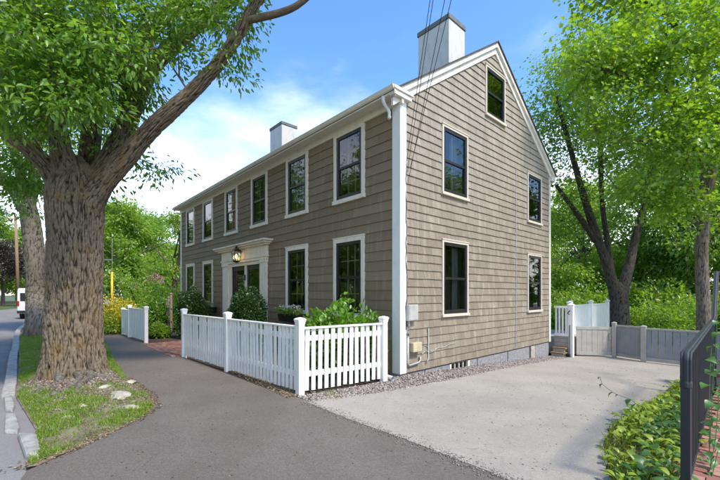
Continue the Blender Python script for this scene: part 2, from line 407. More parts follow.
def smooth_limb(lb, n):
    pts = np.array([p for p, _ in lb], float); rr_ = np.array([r for _, r in lb]); Q = []; R_ = []
    for i in range(len(pts) - 1):
        p0, p1, p2, p3 = pts[max(i - 1, 0)], pts[i], pts[i + 1], pts[min(i + 2, len(pts) - 1)]
        m = max(3, int(np.linalg.norm(p2 - p1) / (.022 if n > 80 else .05 if n > 20 else .15)))
        for k in range(m + (1 if i == len(pts) - 2 else 0)):
            t = k / m; Q.append(.5 * (2 * p1 + (p2 - p0) * t + (2 * p0 - 5 * p1 + 4 * p2 - p3) * t * t + (3 * p1 - p0 - 3 * p2 + p3) * t ** 3)); R_.append(rr_[i] + (rr_[i + 1] - rr_[i]) * t)
    CAV = []; Q = np.array(Q); R_ = np.array(R_); d = unit(np.gradient(Q, axis=0)); ref = np.array([.21, -.35, .1]); V = []
    a = np.cross(d[0], ref); a /= np.linalg.norm(a); Lq = 0
    for i in range(len(Q)):
        a = a - d[i] * (a @ d[i]); a /= np.linalg.norm(a); b = np.cross(d[i], a); Lq += np.linalg.norm(Q[i] - Q[i - 1]) if i else 0
        for j in range(n):
            t = 2 * math.pi * j / n; ct, st_ = math.cos(t), math.sin(t)
            k = 1 + .10 * mnoise.noise(Vector((ct * .9, st_ * .9, Lq * 1.3 + R_[0] * 50)))
            if n > 20:
                fq = R_[i] / .030; h = .62 * min(1, abs(mnoise.noise(Vector((ct * fq, st_ * fq, Lq * 4.0 + R_[0] * 9)))) * 3.4) + .38 * min(1, abs(mnoise.noise(Vector((ct * fq * 2, st_ * fq * 2, Lq * 9)))) * 3.0)
                h = max(-.6, h); k += .026 / R_[i] * (h - .4); CAV.append(h)
            else: CAV.append(.55 + .3 * mnoise.noise(Vector((ct * 3, st_ * 3, Lq * 8))))
            V.append(Q[i] + R_[i] * k * (ct * a + st_ * b))
    i = np.arange((len(Q) - 1) * n); r_ = i // n; c = i % n
    return np.array(V), np.stack([r_ * n + c, r_ * n + (c + 1) % n, (r_ + 1) * n + (c + 1) % n, (r_ + 1) * n + c], 1), np.array(CAV)
def grow(rng, limbs, blobs, ntips, per_tip, leaf, wr, spread, droop=.25, fine=False, lobed=False, flat=.5, step=.5, twig=.006, sides=6, rough=False):
    """limbs: list of [(xyz, r), ...]; returns (branch V,F), (leaf V,F,tint)"""
    pos, par, fix = [], [], []
    for lb in limbs:
        prev = -1
        if pos:
            dd = np.linalg.norm(np.array(pos) - np.array(lb[0][0]), axis=1); k = int(dd.argmin())
            if dd[k] < .9: prev = k
        for i in range(len(lb)):
            p, r = np.array(lb[i][0], float), lb[i][1]
            if i == 0: seq = [(p, r)]
            else:
                q, rq = np.array(lb[i - 1][0], float), lb[i - 1][1]; m = max(1, int(np.linalg.norm(p - q) / .35))
                seq = [(q + (p - q) * (t / m) + (rng.normal(size=3) * .015 if t < m else 0), rq + (r - rq) * t / m) for t in range(1, m + 1)]
            for pp, r_ in seq:
                pos.append(pp); par.append(prev); fix.append(r_); prev = len(pos) - 1
    tips, outw = sample_blobs(rng, blobs, ntips)
    nl = len(pos); big = nl + ntips * 10; A = np.zeros((big, 3)); A[:nl] = pos; plen = np.zeros(big); cntn = nl
    par += [0] * (big - nl); skip = max(1, nl // 12)
    base = np.array(limbs[0][0][0])
    dlim = np.min(np.linalg.norm(tips[:, None] - A[None, :nl], axis=2), axis=1)
    tipn = []; tdir = []
    for i in np.argsort(dlim):
        t = tips[i]; v = t - A[:cntn]; d = np.linalg.norm(v, axis=1)
        cost = d + .25 * plen[:cntn] + np.maximum(0, -v[:, 2]) * .6
        cost[:skip] += 5
        k = int(cost.argmin()); dk = d[k]; m = min(8, max(2, int(dk / step))); prev = k
        side = rng.normal(size=3) * .08 * dk
        for j in range(1, m + 1):
            s_ = j / m; p = A[k] + (t - A[k]) * s_ + side * math.sin(math.pi * s_) + np.array([0, 0, .10 * dk * math.sin(math.pi * s_)])
            A[cntn] = p; par[cntn] = prev; plen[cntn] = plen[prev] + dk / m; prev = cntn; cntn += 1
        tipn.append(prev); tdir.append(unit(A[prev] - A[par[prev]]))
    A = A[:cntn]; par = np.array(par[:cntn]); rp = np.zeros(cntn)
    isleaf = np.ones(cntn, bool); isleaf[par[par >= 0]] = False
    rp[isleaf] = twig ** 2.4
    for i in range(cntn - 1, nl - 1, -1): rp[par[i]] += rp[i] if par[i] >= nl else 0
    R = np.maximum(rp, 1e-12) ** (1 / 2.4)
    R[:nl] = fix
    lim = np.array([R[par[i]] if par[i] >= 0 else 9 for i in range(cntn)]); R[nl:] = np.minimum(R[nl:], np.maximum(lim[nl:] * .8, twig))
    e = np.where(par >= 0)[0]; e = e[e >= nl]
    ra = R[par[e]].copy(); first = (par[e] < nl) & (e >= nl); ra[first] = R[e][first]
    BV, BF = tubes_np(A[par[e]], A[e], ra, R[e], sides); cavs = [np.full(len(BV), .55)]
    for lb in limbs:
        v_, f_, c_ = smooth_limb(lb, 110 if lb[0][1] > .11 and fine else 64 if lb[0][1] > .09 and rough else 14); cavs.append(c_); BF = np.concatenate([BF, f_ + len(BV)]); BV = np.concatenate([BV, v_])
    tp = np.repeat(A[tipn], per_tip, 0); td = np.repeat(np.array(tdir), per_tip, 0); n = len(tp)
    off = rng.normal(size=(n, 3)) * spread; off[:, 2] *= .42
    back = rng.uniform(-.9, .45, n)[:, None] * td * spread * 1.6
    B = tp + off + back
    D = unit(off) * .7 + td * .45 + rng.normal(size=(n, 3)) * .35; D[:, 2] -= droop
    U = rng.normal(size=(n, 3)) * flat; U[:, 2] += 1
    Ls = leaf * rng.uniform(.45, 1.35, n)
    clump = np.repeat(np.clip(rng.normal(.5, .16, len(tipn)), 0, 1), per_tip)
    tint = np.clip(clump + rng.normal(0, .15, n), 0, 1)
    return (BV, BF, np.concatenate(cavs)), leaves(rng, B, D, U, Ls, wr, fine, lobed, tint)

def tree(name, label, base, limbs, blobs, ntips, per_tip, leaf, wr, spread, leafm, barkm, seed, group=None, trunkmesh=None, **kw):
    rng = np.random.default_rng(seed)
    (BV, BF, cav), (LV, LF, LT) = grow(rng, limbs, blobs, ntips, per_tip, leaf, wr, spread, **kw)
    t = thing(name, base, label, 'tree', group); b = np.array(base, float)
    link('trunk', np_mesh('trunk', BV - b, BF, barkm, smooth=True, extra={'cav': cav}), t)
    c = link('crown', np_mesh('crown', LV - b, LF, leafm, LT), t); c['kind'] = 'stuff'
    return t

# ------------------------------------------------------------------ the setting
def sheet(name, pts, z, mat, zf=None, kind='structure'):
    mb = MB(); mb.poly([(p[0], p[1], z + (zf(p[1]) if zf else 0)) for p in pts]); o = mb.build(name, mat); o['kind'] = kind; return o
def grid_sheet(name, xs, ys, zfun, mat):
    xs = np.asarray(xs, float); ys = np.asarray(ys, float); X, Y = np.meshgrid(xs, ys); Z = np.vectorize(zfun)(X, Y)
    V = np.stack([X, Y, Z], -1).reshape(-1, 3); nx, ny = len(xs), len(ys)
    i = np.arange((nx - 1) * (ny - 1)); r = i // (nx - 1); c = i % (nx - 1); k = r * nx + c
    o = link(name, np_mesh(name, V, np.stack([k, k + 1, k + nx + 1, k + nx], 1), mat, smooth=True)); o['kind'] = 'structure'; return o
def ground_z(x, y):
    ky = kerb_y(x); z = gz(y) - .025
    if y < ky + .1: z -= .13 * smooth(ky + .1, ky - .1, y) * (1 - smooth(-4, 0, x))
    if y < ky + .5: z -= .15 * smooth(ky + .7, ky + .3, y)
    return z
gx = np.concatenate([np.linspace(-400, -90, 12)[:-1], np.linspace(-90, -16, 60)[:-1], np.linspace(-16, 8, 60)[:-1], np.linspace(8, 40, 20)[:-1], np.linspace(40, 300, 8)])
gy = np.concatenate([np.linspace(-300, -40, 10)[:-1], np.linspace(-40, -8, 20)[:-1], np.linspace(-8, 12, 80)[:-1], np.linspace(12, 60, 30)[:-1], np.linspace(60, 400, 10)])
grid_sheet('ground', gx, gy, ground_z, 'ground')
# street: a ribbon that bends towards the wood far down the road
sx = np.concatenate([np.linspace(-200, -40, 20)[:-1], np.linspace(-40, 4, 60)[:-1], np.linspace(4, 60, 12)])
def street_z(x): return -.105 * (1 - smooth(-6.5, -2.6, x)) - .004
V = []; F = []
for i, x in enumerate(sx):
    k = kerb_y(x) + (.10 if x < -3.4 else .45 if x < 3 else 0.0)
    for j, t in enumerate((0, .5, 1.0)): V.append((x, k - 7.6 * t, street_z(x) + (.05 * (1 - (2 * t - 1) ** 2) if x < -12 else 0)))
for i in range(len(sx) - 1):
    for j in range(2): F.append((i * 3 + j, i * 3 + j + 1, i * 3 + j + 4, i * 3 + j + 3))
o = link('street', np_mesh('street', V, np.array(F)[:, ::-1], 'street', smooth=True)); o['kind'] = 'structure'
# asphalt sidewalk and drive apron
def verge_edge(x):     # sidewalk side of the verge
    pts = [(-40, 0), (-16, -3.05), (-11, -3.12), (-6, -3.6), (-3.1, -3.84), (-1.9, -3.80), (-1.05, -3.88), (-.64, -4.06), (-.1, -4.66), (.30, -5.2)]
    if x < -16: return kerb_y(x) + 2.35
    for (a, ya), (b, yb) in zip(pts, pts[1:]):
        if a <= x <= b: return ya + (yb - ya) * (x - a) / (b - a)
    return -5.2
def walk_edge(x): return max(-2.60, kerb_y(x) + 2.9) if x < -12 else -2.45 + .012 * (x + 12)
lx = [-70, -60, -50, -40, -36, -32, -28, -24, -20, -16, -13, -11, -8, -6, -4, -3.1, -1.9, -1.05, -.85, -.64, -.4, -.1, .30]
left = [(x, verge_edge(x)) for x in lx] + [(1.2, -5.42), (9, -5.42)]
right = [(x, max(walk_edge(x), verge_edge(x) + .9) if x < -12 else walk_edge(x)) for x in lx if x < -1] + [(.25, -2.20), (9, -2.18)]
mb = MB()
mb.poly([(x, y, .006) for x, y in left + right[::-1]]); o = mb.build('sidewalk', 'sidewalk'); o['kind'] = 'structure'
# driveway: light worn asphalt that falls gently towards the gates
dl = [(.25, -2.262), (.333, -2.05), (.592, -1.13), (.72, -.4), (.77, .46), (.66, 2), (.54, 3.65), (.55, 6.1), (.55, 8.6)]
dr = [(3.95, -2.262), (3.75, -1.64), (3.535, -1.0), (3.42, -.355), (3.42, 1.22), (3.46, 2.4), (3.46, 3.8), (3.42, 5.7), (3.45, 8.6)]
def interp(l, y):
    return float(np.interp(y, [p[1] for p in l], [p[0] for p in l]))
V = []; F = []; ys = np.linspace(-2.262, 8.6, 70); rr = random.Random(4)
for i, y in enumerate(ys):
    a, b = interp(dl, y) + rr.uniform(-.02, .02), interp(dr, y) + rr.uniform(-.03, .03)
    for j in range(9):
        yy = y + (rr.uniform(-.02, .02) if i == 0 else 0)
        V.append((a + (b - a) * j / 8, yy, gz(y) + .010))
for i in range(len(ys) - 1):
    for j in range(8): k = i * 9 + j; F.append((k, k + 1, k + 10, k + 9))
o = link('driveway', np_mesh('driveway', V, F, 'drive', smooth=True)); o['kind'] = 'structure'
# gravel bed along the gable wall, mulch bed between fence and house
V = []; F = []; ys = np.linspace(-2.25, 7.3, 50)
for y in ys:
    a = -.05 if y > -.45 else .02 - .0
    V += [(a if y > -2.0 else -.1, y, gz(y) - .008), (interp(dl, y) + .06, y, gz(y) - .008)]
for i in range(len(ys) - 1): F.append((2 * i, 2 * i + 1, 2 * i + 3, 2 * i + 2))
o = link('gravel_bed', np_mesh('gravel_bed', V, F, 'gravel')); o['kind'] = 'structure'
sheet('garden_bed', [(-4.7, -2.38), (-4.0, -2.46), (-.2, -2.33), (.0, -2.2), (.0, .0), (-4.7, .0)], -.004, 'mulch')
sheet('garden_bed', [(-16, -2.55), (-8.3, -2.47), (-8.0, -1.9), (-7.6, 0), (-13.2, 0), (-16, 0)], -.004, 'mulch')

# verge with its root mound
TB = P(75, 385, 6.35); TB[2] = 0.0
def mound(x, y):
    d2 = ((x - TB[0]) / 1.25) ** 2 + ((y - TB[1]) / .80) ** 2
    d3 = ((x - TB[0] - 1.3) / .9) ** 2 + ((y - TB[1] - .1) / .5) ** 2
    return .17 * math.exp(-d2) + .07 * math.exp(-d3)
def verge_low(x):
    if x < -2.8: return kerb_y(x) + .10
    return float(np.interp(x, [-2.8, -.92, .03, .30], [-5.30, -5.12, -5.20, -5.21]))
def verge_z(x, y):
    a, b = verge_low(x), verge_edge(x); t = min(1, max(0, (y - a) / max(b - a, .02)))
    edge = min(1, min(t, 1 - t) * 6)
    n = mnoise.fractal(Vector((x * 3, y * 3, 0)), 1, 2, 4) * .022
    return .009 + (mound(x, y) + .02 + n) * edge
vx = np.concatenate([np.linspace(-30, -8, 40)[:-1], np.linspace(-8, .30, 170)]); nv = 34; V = []; F = []
for x in vx:
    a, b = verge_low(x), verge_edge(x)
    for j in range(nv):
        y = a + (b - a) * j / (nv - 1); yj = y + mnoise.noise(Vector((x * 5, y * 5, 3))) * .03
        V.append((x, yj if j in (nv - 1,) else y, verge_z(x, y)))
for i in range(len(vx) - 1):
    for j in range(nv - 1): k = i * nv + j; F.append((k, k + nv, k + nv + 1, k + 1))
o = link('verge', np_mesh('verge', V, F, 'verge', smooth=True)); o['kind'] = 'structure'

# ------------------------------------------------------------------ the house
HL, HW, RIDGE, SLOPE = 12.92, 7.05, 3.55, .68
def rz_top(y): return 7.85 - SLOPE * abs(y - RIDGE)
house = thing('house', (0, 0, 0), 'two storey house with taupe siding, black windows and two white chimneys', 'house')
rng0 = random.Random(11)
def fr(u, w_, z): return (u, -w_, z)
def gb(u, w_, z): return (w_, u, z)
def wbox(mb, T, u0, u1, w0, w1, z0, z1):
    a = T(u0, w0, z0); b = T(u1, w1, z1); mb.box(a[0], b[0], a[1], b[1], a[2], b[2])
# openings = casing outer rectangles (u0,u1,z0,z1)
FWIN = []
for uc in (-1.45, -3.50, -5.55, -7.55, -9.68, -11.66):
    FWIN.append((uc - .51, uc + .51, 3.55, 5.10, 'up'))
for uc in (-1.46, -3.51, -9.68, -11.66):
    FWIN.append((uc - .51, uc + .51, 1.06, 2.75, 'lo'))
DOOR = (-8.16, -5.04, .10, 2.95)
GWIN = [(1.295, 2.29, 3.66, 5.12), (1.295, 2.30, 1.07, 2.68), (5.41, 6.38, 3.60, 5.01), (5.41, 6.38, 1.02, 2.68), (3.08, 4.07, 5.90, 7.12)]
def sub(rects, o):
    out = []
    for a0, a1, b0, b1 in rects:
        c0, c1, d0, d1 = max(a0, o[0]), min(a1, o[1]), max(b0, o[2]), min(b1, o[3])
        if c0 >= c1 or d0 >= d1: out.append((a0, a1, b0, b1)); continue
        if a0 < c0: out.append((a0, c0, b0, b1))
        if c1 < a1: out.append((c1, a1, b0, b1))
        if b0 < d0: out.append((c0, c1, b0, d0))
        if d1 < b1: out.append((c0, c1, d1, b1))
    return out
# sheathing
inner = lambda o, m=.10: (o[0] + m, o[1] - m, o[2] + m, o[3] - m)
def wall_mesh(T, rects, tops=None, openings=(), thick=.14):
    mb = MB()
    for a0, a1, b0, b1 in rects:
        for wv, fl in ((0, 0), (-thick, 1)):
            q = [T(a0, wv, b0), T(a1, wv, b0), T(a1, wv, b1), T(a0, wv, b1)]; mb.poly(q[::-1] if fl else q)
    for o_ in openings:
        a0, a1, b0, b1 = o_
        for p, q in (((a0, b0), (a1, b0)), ((a1, b0), (a1, b1)), ((a1, b1), (a0, b1)), ((a0, b1), (a0, b0))):
            mb.poly([T(p[0], 0, p[1]), T(q[0], 0, q[1]), T(q[0], -thick, q[1]), T(p[0], -thick, p[1])])
    for poly in tops or ():
        mb.poly([T(u, 0, z) for u, z in poly]); mb.poly([T(u, -thick, z) for u, z in poly][::-1])
    return mb
rects = [(-HL, 0, -.5, 5.2)]; fo = [inner(o_[:4]) for o_ in FWIN] + [inner(DOOR, .45)[:0] or (-7.5, -5.5, .1, 2.42)]
for o_ in fo: rects = sub(rects, o_)
front_wall = wall_mesh(fr, rects, None, fo).build('front_wall', 'sheath', house)
rects = [(.0, HW, -.0, 5.05)]; go = [inner(o_) for o_ in GWIN]
for o_ in go[:4]: rects = sub(rects, o_)
zt = lambda y: rz_top(y) - .12
ao = go[4]
tops = [[(0, 5.05), (ao[0], 5.05), (ao[0], zt(ao[0])), (0, zt(0))], [(ao[0], 5.05), (ao[1], 5.05), (ao[1], ao[2]), (ao[0], ao[2])],
        [(ao[0], ao[3]), (ao[1], ao[3]), (ao[1], zt(ao[1])), (RIDGE, zt(RIDGE)), (ao[0], zt(ao[0]))],
        [(ao[1], 5.05), (HW, 5.05), (HW, zt(HW)), (ao[1], zt(ao[1]))]]
gable_wall = wall_mesh(gb, rects, tops, go).build('gable_wall', 'sheath', house)
mb = MB(); mb.box(-HL, -.02, HW - .14, HW, -.5, 5.2); mb.build('rear_wall', 'front_siding', house, tint=.5)
mb = MB(); mb.poly([(-HL + .01, 0, -.5), (-HL + .01, 0, 5.25), (-HL + .01, RIDGE, 7.7), (-HL + .01, HW, 5.25), (-HL + .01, HW, -.5)])
mb.build('far_gable_wall', 'front_siding', house, tint=.5)
mb = MB(); mb.box(-HL + .02, -.15, .15, HW - .15, 2.95, 3.15); mb.build('upper_floor', 'interior', house)
mb = MB(); mb.box(-HL + .02, -.15, .15, HW - .15, .0, .12); mb.build('lower_floor', 'interior', house)
mb = MB(); mb.box(-HL + .02, -.15, .15, HW - .15, 5.22, 5.30); mb.build('attic_floor', 'interior', house)
mb = MB()
for x in (-2.6, -4.6, -8.6, -10.6): mb.box(x, x + .1, .2, HW - .2, .12, 5.2)
mb.box(-HL + .1, -2.7, 3.4, 3.5, .12, 5.2)
mb.build('partition', 'interior', house)

# clapboards of the front wall, one object each
openF = [inner(o_[:4], .05) for o_ in FWIN] + [(-8.10, -5.10, .0, 2.92)]
def shingle(mb, T, u0, u1, z0, z1, zb, ze, t0, t1, tk):
    """a wedge: proud t0 at the course's lower edge zb, t1 at upper edge ze"""
    f = lambda z: t0 + (t1 - t0) * (z - zb) / (ze - zb)
    c = [T(u0, tk, z0), T(u1, tk, z0), T(u1, f(z0), z0), T(u0, f(z0), z0), T(u0, tk, z1), T(u1, tk, z1), T(u1, f(z1), z1), T(u0, f(z1), z1)]
    mb.hexa(c)
EXP = .193; zb = .06; row = 0; ncl = 0
while zb < 5.05:
    ze = min(zb + EXP, 5.06); us = [-HL + .10]; rj = random.Random(100 + row)
    x = -HL + .1 + rj.uniform(.8, 3.4)
    while x < -.5: us.append(x); x += rj.uniform(1.3, 3.0)
    us.append(-.115)
    for a, b in zip(us, us[1:]):
        dz = rj.uniform(-.004, .004); pieces = [(a, b - .004, zb + dz, ze)]
        for o_ in openF: pieces = sub(pieces, o_)
        tn = rj.random()
        for p in pieces:
            if p[1] - p[0] < .02 or p[3] - p[2] < .015: continue
            mb = MB(); shingle(mb, fr, *p, zb, ze, .024, .006, .001); mb.build('clapboard', 'front_siding', front_wall, tint=tn); ncl += 1
    zb += EXP; row += 1
# shingles of the gable wall: the largest seen are objects, the rest one part
openG = [inner(o_, .04) for o_ in GWIN] + []
EXP = .164; zb = .03; row = 0; cand = []
def rake_u(z):   # y-limits of the wall at height z under the rake board
    d = (7.85 - .20 - z) / SLOPE
    return max(.105, RIDGE - d), min(HW - .085, RIDGE + d)
while zb < 7.5:
    ze = zb + EXP; rj = random.Random(500 + row); y = .105 - rj.uniform(0, .15); wav = rj.uniform(-.003, .003)
    lo_b, hi_b = rake_u(zb); lo_e, hi_e = rake_u(ze)
    while y < HW - .085:
        wd = rj.choice((.11, .15, .18, .22, .26, .30)) * rj.uniform(.9, 1.1); a, b = max(y, lo_b), min(y + wd - .004, hi_b); y += wd
        if b - a < .02: continue
        pieces = [(a, b, zb + wav + rj.uniform(-.004, .004), ze)]
        for o_ in openG: pieces = sub(pieces, o_)
        tn = min(1, max(0, rj.gauss(.5, .28)))
        for p in pieces:
            if p[1] - p[0] < .012 or p[3] - p[2] < .012: continue
            cy, cz = (p[0] + p[1]) / 2, (p[2] + p[3]) / 2
            dep = (0 - CAM[0]) * FW[0] + (cy - CAM[1]) * FW[1]
            cand.append(((p[1] - p[0]) * (p[3] - p[2]) / dep ** 3, p, zb, ze, tn))
    zb += EXP; row += 1
cand.sort(key=lambda c: -c[0])
def clip_shingle(p, zb, ze):
    """polygon of a shingle cut by the rake lines"""
    poly = [(p[0], p[2]), (p[1], p[2]), (p[1], p[3]), (p[0], p[3])]
    for sg in (1, -1):
        ins = lambda q: (7.85 - .20 - q[1]) / SLOPE - sg * (q[0] - RIDGE)
        out = []
        for a, b in zip(poly, poly[1:] + poly[:1]):
            fa, fb = ins(a), ins(b)
            if fa >= 0: out.append(a)
            if fa * fb < 0: t = fa / (fa - fb); out.append((a[0] + (b[0] - a[0]) * t, a[1] + (b[1] - a[1]) * t))
        poly = out
        if len(poly) < 3: return None
    return poly
stuff = MB(); stint = []; nsh = 0
for i, (_, p, zb, ze, tn) in enumerate(cand):
    poly = clip_shingle(p, zb, ze)
    if not poly: continue
    ind = i < 290; mb = MB() if ind else stuff; k = len(mb.v)
    f = lambda z: .025 - .021 * (z - zb) / (ze - zb)
    m = len(poly)
    fv = [gb(u, f(z), z) for u, z in poly]; bv = [gb(u, .001, z) for u, z in poly]
    mb.v += fv + bv; mb.f.append(tuple(range(k, k + m)))
    for j in range(m): mb.f.append((k + j, k + m + j, k + m + (j + 1) % m, k + (j + 1) % m))
    if ind: mb.build('shingle', 'gable_siding', gable_wall, tint=tn); nsh += 1
    else: stint += [tn] * (2 * m)
o = stuff.build('shingles', 'gable_siding', gable_wall, tint=stint); o['kind'] = 'stuff'

# corner boards, frieze, soffit, gutter, rakes, roof
mb = MB(); mb.box(-.165, .038, -.038, .0, .03, 5.10); mb.box(.0, .0375, .0, .145, .03, 5.16); mb.build('corner_board', 'corner', house, bevel=.004)
mb = MB(); mb.box(-HL - .03, -HL + .10, -.036, 0, .03, 5.10); mb.build('corner_board', 'corner', house)
mb = MB(); mb.box(0, .035, HW - .085, HW + .03, .02, 5.12); mb.build('corner_board', 'trim', house)
mb = MB(); mb.box(-HL - .03, .10, -.052, -.0, 5.06, 5.22); mb.build('frieze', 'trim', house, bevel=.006)
mb = MB(); mb.box(-HL - .1, .12, -.27, -.0, 5.20, 5.235); mb.build('soffit', 'trim', house)
mb = MB(); prof = [(-.24, 5.17), (-.29, 5.175), (-.30, 5.215), (-.325, 5.235), (-.345, 5.285), (-.345, 5.30), (-.33, 5.30), (-.24, 5.29)]
k = len(mb.v); mb.v += [(-HL - .12, y, z) for y, z in prof] + [(.13, y, z) for y, z in prof]; n = len(prof)
for j in range(n): mb.f.append((j, (j + 1) % n, n + (j + 1) % n, n + j))
mb.f.append(tuple(range(n))[::-1]); mb.f.append(tuple(range(n, 2 * n))); mb.build('gutter', 'trim', house)
mb = MB(); mb.box(0.0, .125, -.285, .20, 5.15, 5.235); mb.box(0.0, .150, -.31, .22, 5.235, 5.295)
mb.hexa([(0, -.30, 5.295), (.155, -.30, 5.295), (.155, .225, 5.295), (0, .225, 5.295), (0, -.24, 5.36), (.02, -.24, 5.36), (.02, .21, 5.36), (0, .21, 5.36)])
mb.build('eave_return', 'rakewhite', house, bevel=.005)
mb = MB(); mb.box(0, .10, HW - .06, HW + .22, 5.06, 5.20); mb.build('eave_return', 'rakewhite', house)
def rake(sg, off, ht, w0, w1):
    m = MB(); e = -.24 if sg < 0 else HW + .20
    z = lambda y: rz_top(y) - off
    a = [(w0, e, z(e) - ht), (w1, e, z(e) - ht), (w1, e, z(e)), (w0, e, z(e))]
    b = [(w0, RIDGE, z(RIDGE) - ht), (w1, RIDGE, z(RIDGE) - ht), (w1, RIDGE, z(RIDGE)), (w0, RIDGE, z(RIDGE))]
    k = len(m.v); m.v += a + b
    for q in ((0, 1, 2, 3), (7, 6, 5, 4), (0, 4, 5, 1), (1, 5, 6, 2), (2, 6, 7, 3), (3, 7, 4, 0)): m.f.append(tuple(k + i for i in q))
    return m
for sg in (-1, 1):
    rake(sg, .14, .16, .0, .045).build('rake_board', 'rakewhite', house)
    rake(sg, .035, .115, -.01, .095).build('rake_moulding', 'rakewhite', house)
mb = MB()
for e in (-.30, HW + .26):
    z0, z1 = rz_top(e), 7.85
    mb.hexa([(-HL - .12, e, z0 - .035), (.125, e, z0 - .035), (.125, RIDGE, z1 - .035), (-HL - .12, RIDGE, z1 - .035),
             (-HL - .12, e, z0), (.125, e, z0), (.125, RIDGE, z1), (-HL - .12, RIDGE, z1)])
mb.build('roof', 'roof', house)
for x0, x1, zt_ in ((-1.98, -.96, 8.86), (-10.42, -9.40, 8.94)):
    mb = MB(); mb.box(x0, x1, 3.0, 3.75, 7.2, zt_ - .13); ch = mb.build('chimney', 'chimney', house, bevel=.012)
    mb = MB(); mb.box(x0 - .025, x1 + .025, 2.975, 3.775, zt_ - .13, zt_); mb.build('chimney_cap', 'chimcap', ch, bevel=.015)
    mb = MB(); mb.box(x0 - .012, x1 + .012, 2.988, 3.762, 7.3, rz_top(3.0) + .09); mb.build('flashing', 'steel', ch)

# windows
def window(T, o_, cas, cm, kind, curtain=0):
    u0, u1, z0, z1 = o_[:4]; mb = MB(); c = cas; pr = .045
    wbox(mb, T, u0, u0 + c, 0, pr, z0, z1); wbox(mb, T, u1 - c, u1, 0, pr, z0, z1)
    wbox(mb, T, u0 + c, u1 - c, 0, pr, z1 - c, z1)
    win = mb.build('window', cm, house, bevel=.003)
    mb = MB(); wbox(mb, T, u0 - .02, u1 + .02, 0, pr + .025, z0 - .03, z0 + c * .62); mb.build('sill', cm, win, bevel=.004)
    mb = MB(); wbox(mb, T, u0 - .015, u1 + .015, 0, pr + .012, z1, z1 + .022); mb.build('drip_cap', cm, win)
    a, b, d, e = u0 + c, u1 - c, z0 + c * .62, z1 - c; m = .065; zm = (d + e) / 2
    mb = MB(); wbox(mb, T, a, a + m, -.03, .030, d, e); wbox(mb, T, b - m, b, -.03, .030, d, e)
    wbox(mb, T, a + m, b - m, -.03, .028, e - m, e); wbox(mb, T, a + m, b - m, -.03, .028, d, d + m * 1.3); wbox(mb, T, a + m, b - m, -.035, .020, zm - .025, zm + .025)
    mb.build('storm_frame', 'black', win)
    a += m; b -= m
    for q0, q1, wv in ((d + m * 1.3, zm - .025, -.008), (zm + .025, e - m, .006)):
        mb = MB(); mb.poly([T(a, wv, q0), T(b, wv, q0), T(b, wv, q1), T(a, wv, q1)]); mb.build('pane', 'glass', win)
        nx, nz_ = kind
        mm = MB()
        for i in range(1, nx): u = a + (b - a) * i / nx; wbox(mm, T, u - .011, u + .011, -.085, -.06, q0, q1)
        for i in range(1, nz_): z = q0 + (q1 - q0) * i / nz_; wbox(mm, T, a, b, -.083, -.062, z - .011, z + .011)
        if mm.v: mm.build('muntin', 'trim', win)
    if curtain:
        mb = MB(); nseg = 26
        for sd in (0, 1):
            ua, ub = (a - .04, a + (b - a) * curtain) if sd == 0 else (b - (b - a) * curtain, b + .04)
            pts = [(ua + (ub - ua) * i / nseg, -.20 + .025 * math.sin(i * 1.7 + sd)) for i in range(nseg + 1)]
            for (p0, w0), (p1, w1) in zip(pts, pts[1:]): mb.poly([T(p0, w0, d - .05), T(p1, w1, d - .05), T(p1, w1, e), T(p0, w0, e)])
        mb.build('curtain', 'curtain', win, smooth=True)
    return win
for o_ in FWIN: window(fr, o_, .095, M['trim'], (3, 2), 0)
for i, o_ in enumerate(GWIN):
    wn = window(gb, o_, .05, M['gabletrim'], ((2, 1), (1, 1), (1, 1), (1, 1), (1, 1))[i], (.40, .30, 0, 0, 0)[i])
    if i == 0:
        mb = MB()
        for k in range(22):
            z = 3.78 + k * .03; mb.hexa([(-.14, 1.42, z), (-.12, 1.42, z + .006), (-.12, 2.17, z + .006), (-.14, 2.17, z), (-.14, 1.42, z + .002), (-.12, 1.42, z + .008), (-.12, 2.17, z + .008), (-.14, 2.17, z + .002)])
        mb.build('blind', 'curtain', wn)

# doorway
for a, b in ((-8.16, -7.68), (-5.36, -5.04)):
    mb = MB(); mb.box(a, b, -.075, 0, .10, 2.52); mb.box(a - .03, b + .03, -.10, 0, .10, .30); mb.box(a - .025, b + .025, -.10, 0, 2.44, 2.52)
    mb.build('pilaster', 'trim', house, bevel=.006)
mb = MB(); mb.box(-8.20, -5.0, -.095, 0, 2.52, 2.93); mb.box(-8.24, -4.96, -.12, 0, 2.60, 2.64); mb.build('entablature', 'trim', house, bevel=.006)
mb = MB(); mb.box(-8.30, -4.90, -.19, 0, 2.93, 2.98); mb.box(-8.36, -4.80, -.26, 0, 2.98, 3.03); mb.box(-8.42, -4.72, -.32, 0, 3.03, 3.08); mb.build('door_hood', 'trim', house, bevel=.008)
mb = MB(); mb.box(-7.68, -7.50, -.04, .10, .1, 2.52); mb.box(-5.50, -5.36, -.04, .10, .1, 2.52); mb.box(-6.54, -6.44, -.02, .10, .1, 2.45); mb.box(-7.5, -5.5, -.04, .1, 2.42, 2.52); mb.build('door_jamb', 'trim', house)
